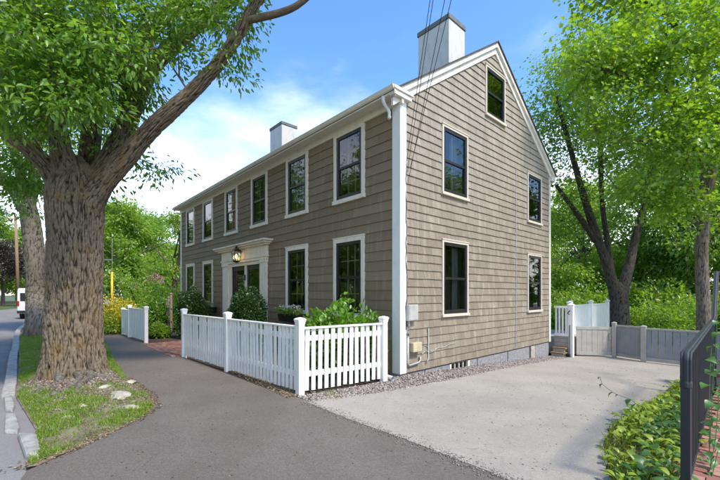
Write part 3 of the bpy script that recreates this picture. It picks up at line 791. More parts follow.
for a, b in ((-7.50, -6.545), (-6.435, -5.50)):
    mb = MB(); m = .11
    mb.box(a, a + m, .02, .07, .12, 2.42); mb.box(b - m, b, .02, .07, .12, 2.42); mb.box(a + m, b - m, .02, .07, 2.28, 2.42); mb.box(a + m, b - m, .02, .07, .12, .42)
    d = mb.build('door', 'black', house)
    mb = MB(); mb.poly([(a + m, .04, .42), (b - m, .04, .42), (b - m, .04, 2.28), (a + m, .04, 2.28)]); mb.build('pane', 'glass', d)
    s_ = b - .07 if a < -7 else a + .07
    mb = MB(); mb.tube([(s_, .02, 1.15), (s_, -.05, 1.15), (s_, -.06, 1.12)], .016, 8); mb.box(s_ - .03, s_ + .03, .005, .02, 1.02, 1.25); mb.build('door_handle', 'iron', d)
mb = MB(); mb.box(-6.53, -6.45, -.05, -.02, 1.95, 2.12); mb.build('door_knocker', 'iron', house)
mb = MB(); mb.box(-8.4, -4.8, -.75, 0, -.02, .10); mb.build('door_step', 'granite', house, bevel=.015)
# lantern over the door
LX, LYW, LZ = -6.52, -.30, 2.56
lan = thing('lantern', (LX, LYW, LZ), 'lit copper lantern hanging over the front door', 'lantern')
mb = MB()
for sx_ in (-1, 1):
    for sy_ in (-1, 1): mb.bar((LX + sx_ * .075, LYW + sy_ * .075, LZ), (LX + sx_ * .11, LYW + sy_ * .11, LZ + .26), .014, .014)
mb.lathe((LX, LYW, LZ - .02), [(.03, -.05), (.085, 0), (.085, .02)], square=True); mb.build('lantern_frame', 'copper', lan)
mb = MB(); mb.lathe((LX, LYW, LZ + .26), [(.14, 0), (.135, .02), (.05, .12), (.03, .13), (.03, .17), (.012, .19)], square=True); mb.build('lantern_roof', 'copper', lan)
mb = MB(); mb.tube([(LX, LYW, LZ + .44), (LX, LYW + .06, LZ + .50), (LX, LYW + .2, LZ + .40)], .010, 8); mb.build('bracket', 'copper', lan)
mb = MB(); mb.lathe((LX, LYW, LZ + .06), [(.012, 0), (.035, .04), (.04, .08), (.02, .12), (.004, .14)], 12); mb.build('bulb', 'bulb', lan, smooth=True)
mb = MB()
for q in (((-1, -1), (1, -1)), ((1, -1), (1, 1)), ((1, 1), (-1, 1)), ((-1, 1), (-1, -1))):
    (a, b), (c, d) = q; mb.poly([(LX + a * .072, LYW + b * .072, LZ), (LX + c * .072, LYW + d * .072, LZ), (LX + c * .106, LYW + d * .106, LZ + .26), (LX + a * .106, LYW + b * .106, LZ + .26)])
mb.build('pane', 'glass', lan)

# foundation of the gable: granite blocks, basement window, post
for j, (a, b) in enumerate(((-.02, .75), (.77, 1.62), (2.42, 2.75), (2.79, 4.28), (4.32, 5.62), (6.02, 7.03))):
    mb = MB(); q = rng0.uniform(0, .012); mb.box(-.25, -.012 + q, a, b, gz(b) - .25, .035 - .0); mb.build('foundation_stone', 'granite', house, bevel=.02)
mb = MB(); mb.box(-.30, -.10, -.0, HW, -.8, .03); mb.build('foundation_core', 'sheath', house)
mb = MB(); mb.box(-.06, .0, 1.62, 1.68, -.19, .035); mb.box(-.06, .0, 2.34, 2.42, -.20, .035); mb.box(-.06, .0, 1.68, 2.34, -.21, -.17)
cw = mb.build('basement_window', 'trim', house)
mb = MB()
for i in range(1, 4): y = 1.68 + .66 * i / 4; mb.box(-.045, -.02, y - .012, y + .012, -.17, .03)
mb.build('muntin', 'trim', cw)
mb = MB(); mb.poly([(-.05, 1.68, -.17), (-.05, 2.34, -.17), (-.05, 2.34, .03), (-.05, 1.68, .03)]); mb.build('pane', 'glass', cw)
mb = MB(); mb.box(-.08, .0, 5.72, 5.98, -.60, .03); mb.build('foundation_post', 'rock', house)
mb = MB(); mb.box(-HL, -.02, -.005, .10, -.3, .06); mb.build('foundation_front', 'granite', house)

# services on the gable: boxes, conduit, cable, downspout elbow
def part(fn, name, mat, parent=house, **kw):
    m = MB(); fn(m); return m.build(name, mat, parent, **kw)
bx = part(lambda m: m.box(.022, .12, .12, .40, 1.02, 1.33), 'junction_box', 'greybox', bevel=.012)
part(lambda m: (m.box(.12, .128, .14, .38, 1.04, 1.31)), 'cover', 'greybox', bx, bevel=.003)
part(lambda m: m.tube([(.05, .20, 1.02), (.05, .20, .93), (.035, .22, .90)], .018, 8), 'conduit', 'greybox', bx)
mt = part(lambda m: m.box(.022, .13, .24, .50, .42, .60), 'meter_box', 'tanbox', bevel=.012)
part(lambda m: m.tube([(.05, .17, .72), (.05, .17, .22), (.05, .20, .17), (.05, .50, .19), (.05, .54, .24), (.05, .54, .30)], .022, 8), 'pipe', 'greybox', mt, smooth=True)
part(lambda m: m.tube([(.04, .17, .72), (.06, .16, .78), (.04, .20, .80)], .035, 8), 'valve', 'steel', mt)
part(lambda m: m.tube([(.035, .82, .84), (.035, .82, .22), (.035, .75, .15)], .013, 8), 'conduit', 'greybox', smooth=True)
rr = random.Random(3)
part(lambda m: m.tube([(.03 + rr.uniform(0, .015), .125 + rr.uniform(-.015, .03), z) for z in np.linspace(4.0, .85, 22)], .009, 6), 'service_cable', 'cable')
part(lambda m: m.tube([(.03, .14, z) if i % 2 else (.035, .17 + .02 * rr.random(), z) for i, z in enumerate(np.linspace(3.2, .7, 12))], .006, 6), 'service_cable', 'greybox')
part(lambda m: m.tube([(.03, .62 + t * 1.15, .34 + .12 * t + .035 * math.sin(t * 17) * (1 - t)) for t in np.linspace(0, 1, 26)], .007, 6), 'loose_wire', 'greybox')
part(lambda m: m.tube([(.03, .70 + t * .35, .50 - .18 * t + .03 * math.sin(t * 9)) for t in np.linspace(0, 1, 14)], .006, 6), 'loose_wire', 'greybox')
part(lambda m: m.tube([(.026, 4.72, z) for z in (5.0, .05)], .006, 6), 'ground_wire', 'greybox')
part(lambda m: m.tube([(-.155, -.29, 5.19), (-.155, -.29, 5.10), (-.155, -.26, 5.05), (-.155, -.17, 4.99), (-.155, -.13, 4.94), (-.155, -.125, 4.86), (-.15, -.14, 4.83)], .036, 10), 'downspout_elbow', 'pvc', smooth=True)
mb = MB(); mb.tube([(-3.0, -.22, .42), (-2.0, -.26, .33), (-.6, -.34, .16), (.06, -.40, .045), (.20, -.41, .042)], .042, 12, cap=False)
mb.tube([(-3.0, -.20, .42), (-3.03, -.06, .50), (-3.03, -.05, .58)], .042, 12)
tag(mb.build('drain_pipe', 'pvc', smooth=True), 'white plastic drain pipe sloping down behind the fence to the house corner', 'pipe')

# ------------------------------------------------------------------ picket fences
def post_mb(x, y, h, wd=.051):
    m = MB(); m.box(x - wd, x + wd, y - wd, y + wd, -.05, h - .09)
    m.lathe((x, y, h - .09), [(wd * 1.02, 0), (wd * 1.12, .01), (wd * 1.12, .03), (wd * 1.28, .06), (wd * 1.36, .065), (wd * 1.36, .085), (wd * 1.1, .10), (.012, .115)], square=True); return m
def fence_run(f, a, b, n, h0=1.02, z0=.05, pw=.068, first=.06):
    a = np.array(a, float); b = np.array(b, float); d = (b - a); Ln = np.linalg.norm(d); d /= Ln; nm = np.array([-d[1], d[0]])
    ang = math.atan2(d[1], d[0]); rj = random.Random(int(abs(a[0] * 100)) + n)
    def seg(mb, z, ht, th, off, e=.05):
        p = a + nm * off + d * e; q = b + nm * off - d * e; mb.bar((p[0], p[1], z), (q[0], q[1], z), th, ht)
    m = MB(); seg(m, h0 + .012, .028, .085, 0); m.build('top_rail', 'white', f, bevel=.004)
    for z in (h0 - .15, .30):
        m = MB(); seg(m, z, .085, .035, .030); m.build('rail', 'white', f, bevel=.003)
    base = MB(); base.box(-pw / 2, pw / 2, -.011, .011, z0, h0 - .003); me = None
    for i in range(n):
        t = first + (Ln - 2 * first) * (i + .5) / n; p = a + d * t
        if me is None:
            o = base.build('picket', 'white', f, local=True, bevel=.003); me = o.data
        else:
            o = link('picket', me, f); b_ = o.modifiers.new('bevel', 'BEVEL'); b_.width = .003; b_.segments = 2
        o.location = (p[0] - f.location[0], p[1] - f.location[1], rj.uniform(-.008, .008)); o.rotation_euler = (rj.uniform(-.012, .012), rj.uniform(-.018, .018), ang)
F1 = thing('picket_fence', (-.147, -2.112, 0), 'long white picket fence along the sidewalk turning to the house corner', 'fence')
pa, pb, pc, pd = (-.147, -2.112), (-2.55, -2.23), (-4.877, -2.339), (.085, -.53)
for p in (pa, pb, pc, pd): post_mb(*p, 1.155 if p != pd else 1.12).build('post', 'white', F1, bevel=.003)
fence_run(F1, pc, pb, 19); fence_run(F1, pb, pa, 20); fence_run(F1, pa, pd, 13, h0=1.00, first=.05)
F2 = thing('picket_fence', (-8.334, -2.401, 0), 'short white picket fence beside the yellow bush', 'fence')
qa, qb, qc = (-8.334, -2.401), (-10.35, -2.47), (-11.6, -2.45)
for p, h in ((qa, 1.12), (qb, 1.12), (qc, .98)): post_mb(*p, h).build('post', 'white', F2, bevel=.003)
fence_run(F2, qb, qa, 19, pw=.085); fence_run(F2, qc, qb, 12, h0=.93, pw=.085)

# ------------------------------------------------------------------ gates and fences at the end of the drive
zg = -.451
def boards(f, a, b, z0, z1, n, mat, gap=.006, th=.02):
    a = np.array(a, float); b = np.array(b, float); d = b - a; Ln = np.linalg.norm(d); d /= Ln; wd = Ln / n
    rj = random.Random(n)
    for i in range(n):
        p = a + d * (wd * i + gap / 2); q = a + d * (wd * (i + 1) - gap / 2); off = rj.uniform(-.004, .004); nm = np.array([-d[1], d[0]]) * off
        m = MB(); zc = (z0 + z1) / 2; m.bar((*(p + nm), zc), (*(q + nm), zc), th, z1 - z0); m.build('board', mat, f)
def rail(f, a, b, z, ht, th, mat, name='rail', off=0):
    a = np.array(a, float); b = np.array(b, float); d = unit(b - a); nm = np.array([-d[1], d[0]]) * off
    m = MB(); m.bar((*(a + nm), z), (*(b + nm), z), th, ht); m.build(name, mat, f, bevel=.003)
gA, gB, gC, gD, gE = (.56, 7.72), (1.40, 8.36), (1.46, 8.38), (2.17, 8.14), (2.24, 8.05)
g1 = thing('garden_gate', (*gA, zg), 'cream board gate hung between the white post and the grey gates', 'gate')
boards(g1, gA, gB, zg + .05, zg + .90, 7, 'gatetan'); rail(g1, gA, gB, zg + .90, .09, .05, 'gatetan'); rail(g1, gA, gB, zg + .10, .10, .05, 'gatetan')
m = MB(); p = np.array(gA) + (np.array(gB) - np.array(gA)) * .93; m.box(p[0] - .03, p[0] + .03, p[1] - .07, p[1] - .02, zg + .55, zg + .75); m.build('latch', 'steel', g1)
g2 = thing('driveway_gate', (*gC, zg), 'narrow blue grey board gate panel between two posts', 'gate')
post = lambda f, x, y, h, wd, mat: (lambda m: (m.box(x - wd, x + wd, y - wd, y + wd, zg - .1, zg + h), m.lathe((x, y, zg + h), [(wd * 1.15, 0), (wd * 1.15, .02), (.01, .05)], square=True), m.build('post', mat, f, bevel=.004)))(MB())
post(g2, 1.43, 8.34, 1.06, .055, 'gatetan'); post(g2, 2.22, 8.04, 1.02, .06, 'gatetan')
boards(g2, gC, gD, zg + .07, zg + .98, 5, 'gateblue', gap=.012); rail(g2, gC, gD, zg + .99, .05, .06, 'gatetan', 'top_rail'); rail(g2, gC, gD, zg + .09, .08, .05, 'gatetan')
g3 = thing('board_fence', (*gE, zg), 'blue grey board fence closing the drive beside the black railing', 'fence')
boards(g3, gE, (4.6, 8.02), zg + .12, zg + .96, 15, 'gateblue', gap=.012); rail(g3, gE, (4.6, 8.02), zg + .97, .05, .07, 'gatetan', 'top_rail'); rail(g3, gE, (4.6, 8.02), zg + .10, .10, .05, 'gatetan', off=-.02)
post(g3, 4.62, 8.02, 1.02, .05, 'gatetan')
# deck, steps and railing behind the rear corner
dk = thing('rear_deck', (.0, 7.2, zg), 'small rear deck with white baluster railing and wooden steps', 'deck')
m = MB(); m.box(-2.5, .50, 7.42, 9.6, zg + .05, .16); m.build('deck_base', 'gatetan', dk)
for i in range(4):
    m = MB(); m.box(.02, .50, 7.385, 7.415, zg + .18 + i * .13, zg + .18 + i * .13 + .122); m.build('skirt_board', 'gatetan', dk)
m = MB(); m.box(.03, .52, 7.36, 7.45, .19, .27); m.build('bottom_rail', 'white', dk)
m = MB(); m.box(.03, .52, 7.35, 7.45, 1.07, 1.14); m.build('top_rail', 'white', dk)
for i in range(5):
    x = .075 + i * .098; m = MB(); m.box(x - .022, x + .022, 7.385, 7.425, .27, 1.07); m.build('baluster', 'white', dk)
m = MB(); m.box(.46, .585, 7.34, 7.46, zg - .05, 1.16); m.lathe((.522, 7.40, 1.16), [(.08, 0), (.08, .025), (.05, .05), (.01, .08)], square=True); m.build('post', 'white', dk, bevel=.004)
for i, (y0, y1, z1) in enumerate(((6.98, 7.36, zg + .16), (7.12, 7.36, zg + .30))):
    m = MB(); m.box(.05, .44, y0, y1, z1 - .035, z1); m.build('tread', 'wood', dk); m = MB(); m.box(.07, .42, y0 + .04, y0 + .06, zg - .02, z1 - .036); m.build('riser', 'gatetan', dk)
m = MB(); m.tube([(.50, 7.33, 1.0), (.50, 7.28, .98), (.46, 7.27, .92), (.50, 7.29, .88)], .02, 8); m.build('hook', 'iron', dk)
tag((lambda m: (m.tube([(.50, 7.30, zg + .02), (.50, 7.315, .55)], .012, 8), m.box(.47, .53, 7.24, 7.30, zg + .0, zg + .10), m.build('broom', 'black'))[-1])(MB()), 'dark broom leaning on the white deck post', 'broom')
wf = thing('privacy_fence', (.30, 8.5, zg), 'tall solid white panel fence behind the cream gate', 'fence')
for y in (8.05, 10.2, 12.3):
    m = MB(); m.box(.20, .32, y - .06, y + .06, zg - .1, 1.22); m.lathe((.26, y, 1.22), [(.08, 0), (.08, .025), (.05, .05), (.01, .08)], square=True); m.build('post', 'white', wf, bevel=.004)
for y0, y1 in ((8.12, 10.13), (10.27, 12.23)):
    n = 12
    for i in range(n):
        a = y0 + (y1 - y0) * i / n; m = MB(); m.box(.25, .27, a + .003, a + (y1 - y0) / n - .003, zg + .1, 1.10); m.build('board', 'white', wf)
    m = MB(); m.box(.225, .295, y0, y1, 1.10, 1.15); m.build('top_rail', 'white', wf)
    m = MB(); m.box(.225, .295, y0, y1, zg + .02, zg + .12); m.build('bottom_rail', 'white', wf)

# ------------------------------------------------------------------ neighbour's brick walk, steps and black railing
r0 = np.array([4.225, -1.52]); r1 = np.array([4.036, 3.25]); r2 = np.array([4.01, 4.05])
def railx(y): return r0[0] + (r1[0] - r0[0]) * (y - r0[1]) / (r1[1] - r0[1])
bw = MB(); bw.box(4.08, 5.36, -1.75, 3.35, -.25, -.012); brick_walk = bw.build('brick_walk', 'mortar'); brick_walk['kind'] = 'structure'
bm = MB(); bm.box(-.098, .098, -.046, .046, -.03, .03); bmes = None; rj = random.Random(8)
brmesh = []
for k in range(6):
    o = bm.build('brick', 'brick', brick_walk, local=True, tint=rj.uniform(.05, .95)); brmesh.append(o.data); bpy.data.objects.remove(o)
nb = 0; y = -1.70; row = 0
while y < 3.30:
    x = 4.19 + (.10 if row % 2 else 0)
    while x < 5.25 and nb < 290:
        o = link('brick', rj.choice(brmesh), brick_walk); o.location = (x, y, -.012 + rj.uniform(-.004, .006)); o.rotation_euler = (rj.uniform(-.02, .02), rj.uniform(-.02, .02), rj.uniform(-.02, .02)); nb += 1
        x += .205
    y += .102; row += 1
st = thing('brick_steps', (4.05, 3.3, 0), 'brick steps rising beside the black railing', 'steps')
for i in range(5):
    y0 = 3.35 + i * .28; z1 = .19 * (i + 1)
    m = MB(); m.box(4.06, 5.6, y0 + .02, 4.95, z1 - .19, z1 - .015); m.build('step_core', 'mortar', st)
    for j in range(7):
        o = link('brick', rj.choice(brmesh), st); o.location = (4.16 + j * .205 - 4.05, y0 + .05 - 3.3, z1 - .02); 
        o = link('brick', rj.choice(brmesh), st); o.location = (4.21 + j * .205 - 4.05, y0 + .066 - 3.3, z1 - .105)
ra = thing('iron_railing', (*r0, 0), 'black iron handrail with curled end beside the brick steps', 'railing')
def prof_sweep(m, pts, prof):
    k0 = len(m.v); n = len(prof)
    for i, p in enumerate(pts):
        p = np.array(p, float); d = np.array(pts[min(i + 1, len(pts) - 1)], float) - np.array(pts[max(i - 1, 0)], float); d /= np.linalg.norm(d)
        sd = np.array([RAILN[0], RAILN[1], 0]); u = np.cross(sd, d); u /= np.linalg.norm(u)
        for a, b in prof: m.v.append(tuple(p + sd * a + u * b))
    for i in range(len(pts) - 1):
        for j in range(n): m.f.append((k0 + i * n + j, k0 + i * n + (j + 1) % n, k0 + (i + 1) * n + (j + 1) % n, k0 + (i + 1) * n + j))
    m.f.append(tuple(k0 + j for j in range(n))[::-1]); m.f.append(tuple(k0 + (len(pts) - 1) * n + j for j in range(n)))
dR = unit(r1 - r0); RAILN = (dR[1], -dR[0])
RS = .72
prof = [(-.045, -.012), (-.047, .006), (-.038, .016), (-.022, .014), (-.012, .024), (.012, .024), (.022, .014), (.038, .016), (.047, .006), (.045, -.012), (.022, -.022), (-.022, -.022)]
prof = [(a * RS, b * RS) for a, b in prof]
ZR = 1.10
path = []
for i in range(9):
    t = math.pi * .5 * i / 8; path.append((*(r0 - dR * (.06 * math.sin(math.pi / 2 - t) + .0)), ZR - .22 + .16 + .06 * math.sin(t)) if i else (*(r0 - dR * .06), ZR - .10))
path = [(*(r0 - dR * .06), ZR - .20), (*(r0 - dR * .06), ZR - .12)] + path[1:] + [(*(r0 + dR * .3), ZR), (*r1, ZR + .02), (*r2, 1.93), (4.0, 4.9, 1.95)]
m = MB(); prof_sweep(m, path, prof); m.build('handrail', 'iron', ra, smooth=False)
m = MB(); m.box(r0[0] - .029, r0[0] + .029, r0[1] - .029 - .04, r0[1] + .029 - .04, -.05, ZR - .19); m.lathe((r0[0], r0[1] - .04, ZR - .20), [(.033, -.06), (.038, -.05), (.038, -.02), (.033, 0), (.036, .01), (.034, .03)], 20); m.build('post', 'iron', ra, bevel=.004)
nbal = 42
for i in range(nbal):
    t = (i + .8) / nbal; p = r0 + (r1 - r0) * t; m = MB(); m.box(p[0] - .009, p[0] + .009, p[1] - .009, p[1] + .009, .09, ZR - .01); m.build('baluster', 'iron', ra)
for i in range(6):
    t = (i + .5) / 6; p = r1 + (r2 - r1) * t; m = MB(); m.box(p[0] - .009, p[0] + .009, p[1] - .009, p[1] + .009, .1 + .8 * t, ZR + .82 * t); m.build('baluster', 'iron', ra)
m = MB(); m.bar((*r0, .09), (*r1, .09), .03, .03); m.bar((*r1, .09), (*r2, .92), .03, .03); m.build('bottom_rail', 'iron', ra)
m = MB(); p = r1; m.box(p[0] - .03, p[0] + .03, p[1] - .03, p[1] + .03, -.05, ZR); m.build('post', 'iron', ra)

# ------------------------------------------------------------------ kerb and loose stones
def slab(name, pts, z0, z1, mat, parent=None, bevel=.02):
    m = MB(); n = len(pts); m.v += [(x, y, z0) for x, y in pts] + [(x * 1.0, y, z1) for x, y in pts]
    m.f.append(tuple(range(n))[::-1]); m.f.append(tuple(range(n, 2 * n)))
    for j in range(n): m.f.append((j, (j + 1) % n, n + (j + 1) % n, n + j))
    return m.build(name, mat, parent, bevel=bevel)
kerb = thing('kerb', (-6, -5.4, 0), 'row of granite kerb stones edging the grass verge', 'kerb')
x = -30.0; rj = random.Random(5)
while x < -3.0:
    ln = rj.uniform(1.1, 1.8); x1 = min(x + ln, -2.9); k0, k1 = kerb_y(x), kerb_y(x1); o = rj.uniform(-.012, .012)
    slab('kerb_stone', [(x, k0 - .07 + o), (x1 - .012, k1 - .07 + o), (x1 - .012, k1 + .09 + o), (x, k0 + .09 + o)], -.22, .035 + rj.uniform(-.012, .012), 'kerb', kerb); x = x1
for px0, py0, px1, py1, h, lb in ((4, 393, 15, 413, .045, 'long flat kerb slab sunk beside the grass'), (3, 415, 20, 435, .04, 'small broken kerb slab between two larger slabs'), (18, 437, 41, 461, .06, 'pointed grey kerb slab lying at the verge tip')):
    def g0(px, py): return CAM + (0 - CAMH) / ((HY - py) / FPX) * (FW + (px - CX) / FPX * RT + np.array([0, 0, (HY - py) / FPX]))
    q = [g0(px0 + rj.uniform(-1, 2), py0), g0(px1 - 4, py0 + 1), g0(px1, (py0 * .3 + py1 * .7)), g0(px1 - 2, py1), g0(px0 + (7 if px0 > 10 else 1), py1 - 1)]
    o = slab('kerb_slab', [(a[0], a[1]) for a in q][::-1], -.08, h, 'kerb', None, .03); tag(o, lb, 'stone')
def rock(name, c, r, mat, seed, sq=(1, 1, .6)):
    import bmesh
    b = bmesh.new(); bmesh.ops.create_icosphere(b, subdivisions=3, radius=1)
    for v in b.verts:
        k = 1 + .42 * mnoise.noise(v.co * 1.3 + Vector((seed, 0, 0))) + .20 * mnoise.noise(v.co * 3.7 + Vector((seed, 3, 0)))
        v.co = Vector((v.co.x * k * r * sq[0], v.co.y * k * r * sq[1], v.co.z * k * r * sq[2]))
    me = bpy.data.meshes.new(name); b.to_mesh(me); b.free(); me.materials.append(M[mat]); me.shade_smooth(); return link(name, me, None, c)
for i, (px, py, r, lb) in enumerate(((120, 404, .14, 'large pale rock at the foot of the big tree'), (128, 414, .10, 'flat pale rock below the large rock'), (129, 387, .10, 'pale rock wedged against the roots by the sidewalk'),
                                     (83, 414, .06, 'small white stone in the verge grass'), (68, 424, .055, 'pair stone, small and white, beside the grass tuft'), (104, 399, .08, 'low brownish stone among the roots'))):
    p = g0(px, py - 2); o = rock('rock', (p[0], p[1], verge_z(p[0], p[1]) - r * .02), r, 'rock', i * 7.3, (1.35, .8, .36)); tag(o, lb, 'rock'); o.rotation_euler = (0, 0, i * 1.1)

# ------------------------------------------------------------------ gravel, leaf litter, grass
rng = np.random.default_rng(21)
OCT = np.array([(1, 0, 0), (0, 1, 0), (-1, 0, 0), (0, -1, 0), (0, 0, 1), (0, 0, -1)], float)
OF = np.array([(0, 1, 4), (1, 2, 4), (2, 3, 4), (3, 0, 4), (1, 0, 5), (2, 1, 5), (3, 2, 5), (0, 3, 5)])
def pebbles(name, XY, Z, size, mat, flat=.55, label=None, cat=None):
    n = len(XY); s_ = size * rng.uniform(.5, 1.4, (n, 1, 3)); s_[:, :, 2] *= flat
    Vv = OCT[None] * s_ + rng.normal(size=(n, 6, 3)) * size * .16
    a = rng.uniform(0, 6.28, n); c, s2 = np.cos(a)[:, None], np.sin(a)[:, None]
    x = Vv[:, :, 0] * c - Vv[:, :, 1] * s2; y_ = Vv[:, :, 0] * s2 + Vv[:, :, 1] * c
    Vv = np.stack([x + XY[:, :1], y_ + XY[:, 1:2], Vv[:, :, 2] + Z[:, None]], -1).reshape(-1, 3)
    Fv = (np.arange(n)[:, None, None] * 6 + OF[None]).reshape(-1, 3)
    o = link(name, np_mesh(name, Vv, Fv, mat, np.repeat(rng.uniform(0, 1, n), 6))); tag(o, label, cat, kind='stuff'); return o
ys = rng.uniform(-2.2, 7.2, 9000); t = rng.uniform(0, 1, 9000); lo = np.where(ys > -.45, .02, -.08 + .14 * (ys + 2.1)); hi = np.array([interp(dl, y) for y in ys]) + .04 + rng.normal(0, .03, 9000)
pebbles('gravel', np.stack([lo + (hi - lo) * t, ys], 1), np.array([gz(y) for y in ys]) + .004, .022, 'pebble', label='pinkish grey gravel strip between the gable wall and the drive', cat='gravel')
n = 5000; tx = rng.uniform(-4.8, -.1, n); yf = -2.112 + (tx + .147) * (-.048); yy = yf + np.abs(rng.normal(0, .10, n)) * np.where(rng.random(n) < .75, -1, 1)
yy = np.clip(yy, yf - .24, yf + .5)
pebbles('leaf_litter', np.stack([tx, yy], 1), np.full(n, .012), .018, 'litter', .3, 'dry brown leaf litter along the foot of the picket fence', 'litter')
n = 1700; tx = rng.uniform(-3.2, .25, n); tt = rng.uniform(0, 1, n); yy = np.array([verge_edge(x) for x in tx]) - np.abs(rng.normal(0, .16, n)) + .06 + rng.normal(0, .03, n)
pebbles('leaf_litter', np.stack([tx, yy], 1), np.array([verge_z(x, y) for x, y in zip(tx, yy)]) + .003, .013, 'litter', .3, 'brown leaf crumbs along the rim of the verge', 'litter')
n = 1500; aa = rng.uniform(-1.4, 1.6, n); rd = rng.uniform(.45, 2.0, n); XY = np.stack([TB[0] + rd * np.cos(aa) * 1.1, TB[1] + rd * np.sin(aa) * .6], 1)
XY = XY[(XY[:, 1] > -5.1) & (XY[:, 1] < -3.95)]
pebbles('wood_chips', XY, np.array([verge_z(*p) for p in XY]) + .004, .02, 'litter', .3, 'pale wood chips and bark round the big tree roots', 'litter')

n = 420; XY = np.column_stack([rng.uniform(-6, 3.6, n), rng.uniform(-5.0, -2.3, n)])
XY = np.array([p for p in XY if p[1] > verge_edge(p[0]) + .05 or p[0] > .4])
pebbles('path_debris', XY, np.full(len(XY), .010), .009, 'litter', .35, 'scattered leaf bits and grit on the asphalt sidewalk', 'litter')
n = 1500; tx = rng.uniform(.2, 4.0, n); XY = np.column_stack([tx, -2.25 + rng.normal(0, .035, n) * (1 + 1.2 * np.sin(tx * 5) ** 2)])
pebbles('joint_grit', XY, np.full(n, .011), .009, 'pebble', .4, 'line of pale grit where the drive meets the sidewalk', 'litter')
n = 500; yy = rng.uniform(-2.0, 7.5, n); XY = np.column_stack([rng.uniform(.7, 3.4, n), yy])
pebbles('drive_debris', XY, np.array([gz(y) for y in yy]) + .012, .008, 'litter', .4, 'loose specks of grit scattered over the pale drive', 'litter')
n = 3600; aa = rng.uniform(-1.9, 1.6, n); rd = rng.uniform(.42, 2.3, n); XY = np.stack([TB[0] + rd * np.cos(aa), TB[1] + rd * np.sin(aa) * .55], 1)
XY = np.array([p for p in XY if verge_low(p[0]) + .04 < p[1] < verge_edge(p[0]) - .05])
pebbles('rubble', XY, np.array([verge_z(*p) for p in XY]) + .002, .016, 'pebble', .5, 'pale crumbled stone and soil round the big tree', 'rubble')
def grass(name, XY, zf, h, label, mat='grass', lean=.5):
    n = len(XY); z = np.array([zf(x, y) for x, y in XY]); B = np.column_stack([XY, z - .004])
    D = rng.normal(size=(n, 3)) * lean; D[:, 2] = 1; U = rng.normal(size=(n, 3)); U[:, 2] *= .2
    Vv, Fv, T = leaves(rng, B, D, U, h * rng.uniform(.5, 1.3, n), .10, False)
    o = link(name, np_mesh(name, Vv, Fv, mat, T)); tag(o, label, 'grass', kind='stuff'); return o
cand_ = np.column_stack([rng.uniform(-14, .28, 260000), rng.uniform(-5.32, -3.0, 260000)])
keep = []
for x, y in cand_:
    if not (verge_low(x) + .02 < y < verge_edge(x) - .02): continue
    d = math.hypot((x - TB[0]) / 1.15, (y - TB[1]) / .62); n_ = mnoise.noise(Vector((x * 1.8, y * 2.2, 1.0))) + .5 * mnoise.noise(Vector((x * 5, y * 5, 7)))
    if x > TB[0] - .2:
        dens = smooth(.85, 1.25, d) * (.12 + .88 * smooth(-.24, .18, n_ + (.22 if y < TB[1] - .15 else -.05)))
        if .6 < (x - TB[0]) < 1.6 and y > TB[1] - .05: dens *= .3 if y < -4.0 or x < -1.6 else 1
    else: dens = .25 + .75 * smooth(-.4, .2, n_)
    if x < -5: dens *= .7
    if rng.random() < dens: keep.append((x, y))
grass('verge_grass', np.array(keep), verge_z, .050, 'short green grass growing on the verge round the big tree')
n = 5000; XY = np.column_stack([.30 + rng.normal(0, .20, n), -1.75 + rng.normal(0, .16, n)])
grass('moss_patch', XY[(XY[:, 0] < .48) & (XY[:, 0] > -.1 )], lambda x, y: .0, .022, 'yellow green moss on the gravel at the fence corner', 'leaf_cover', 1.2)

# ------------------------------------------------------------------ the big tree by the sidewalk
def bark_cyl(c_pts, r_pts, zs, nth, flare, seed, amp):
    """displaced trunk; returns V,F,cav"""
    V = []; cav = []; nz_ = len(zs)
    for z in zs:
        cx_ = np.interp(z, [p[2] for p in c_pts], [p[0] for p in c_pts]); cy_ = np.interp(z, [p[2] for p in c_pts], [p[1] for p in c_pts]); r = np.interp(z, [q[0] for q in r_pts], [q[1] for q in r_pts])
        for j in range(nth):
            th = 2 * math.pi * j / nth; ct, s_ = math.cos(th), math.sin(th)
            fl = flare * math.exp(-max(0, z) / .26) * (.55 + .45 * math.cos(5 * th + seed) + .25 * math.cos(3 * th + 1.3 * seed))
            lump = .035 * mnoise.noise(Vector((ct * 1.3, s_ * 1.3, z * .9 + seed)))
            q = Vector((ct * 7.5, s_ * 7.5, z * 1.55 + seed)); qn = mnoise.noise(q * .9) * .9
            a = min(1, abs(mnoise.noise(Vector((ct * 12.5 + qn * .5, s_ * 12.5 + qn * .5, z * 4.0 + seed)))) * 3.4)
            b = min(1, abs(mnoise.noise(Vector((ct * 25 + qn, s_ * 25 - qn, z * 9 + seed)))) * 3.0)
            h = .62 * a + .38 * b; h = max(-.6, h)
            rr_ = r + fl + lump + amp * (h - .4)
            V.append((cx_ + rr_ * ct, cy_ + rr_ * s_, z)); cav.append(h)
    i = np.arange((nz_ - 1) * nth); r_ = i // nth; c = i % nth
    F = np.stack([r_ * nth + c, r_ * nth + (c + 1) % nth, (r_ + 1) * nth + (c + 1) % nth, (r_ + 1) * nth + c], 1)
    return np.array(V), F, np.array(cav)
def limb_px(pts): return [(P(a, b, d), r) for a, b, d, r in pts]
big = thing('street_tree', (TB[0], TB[1], 0), 'huge rough barked tree leaning over the sidewalk on its root mound', 'tree')
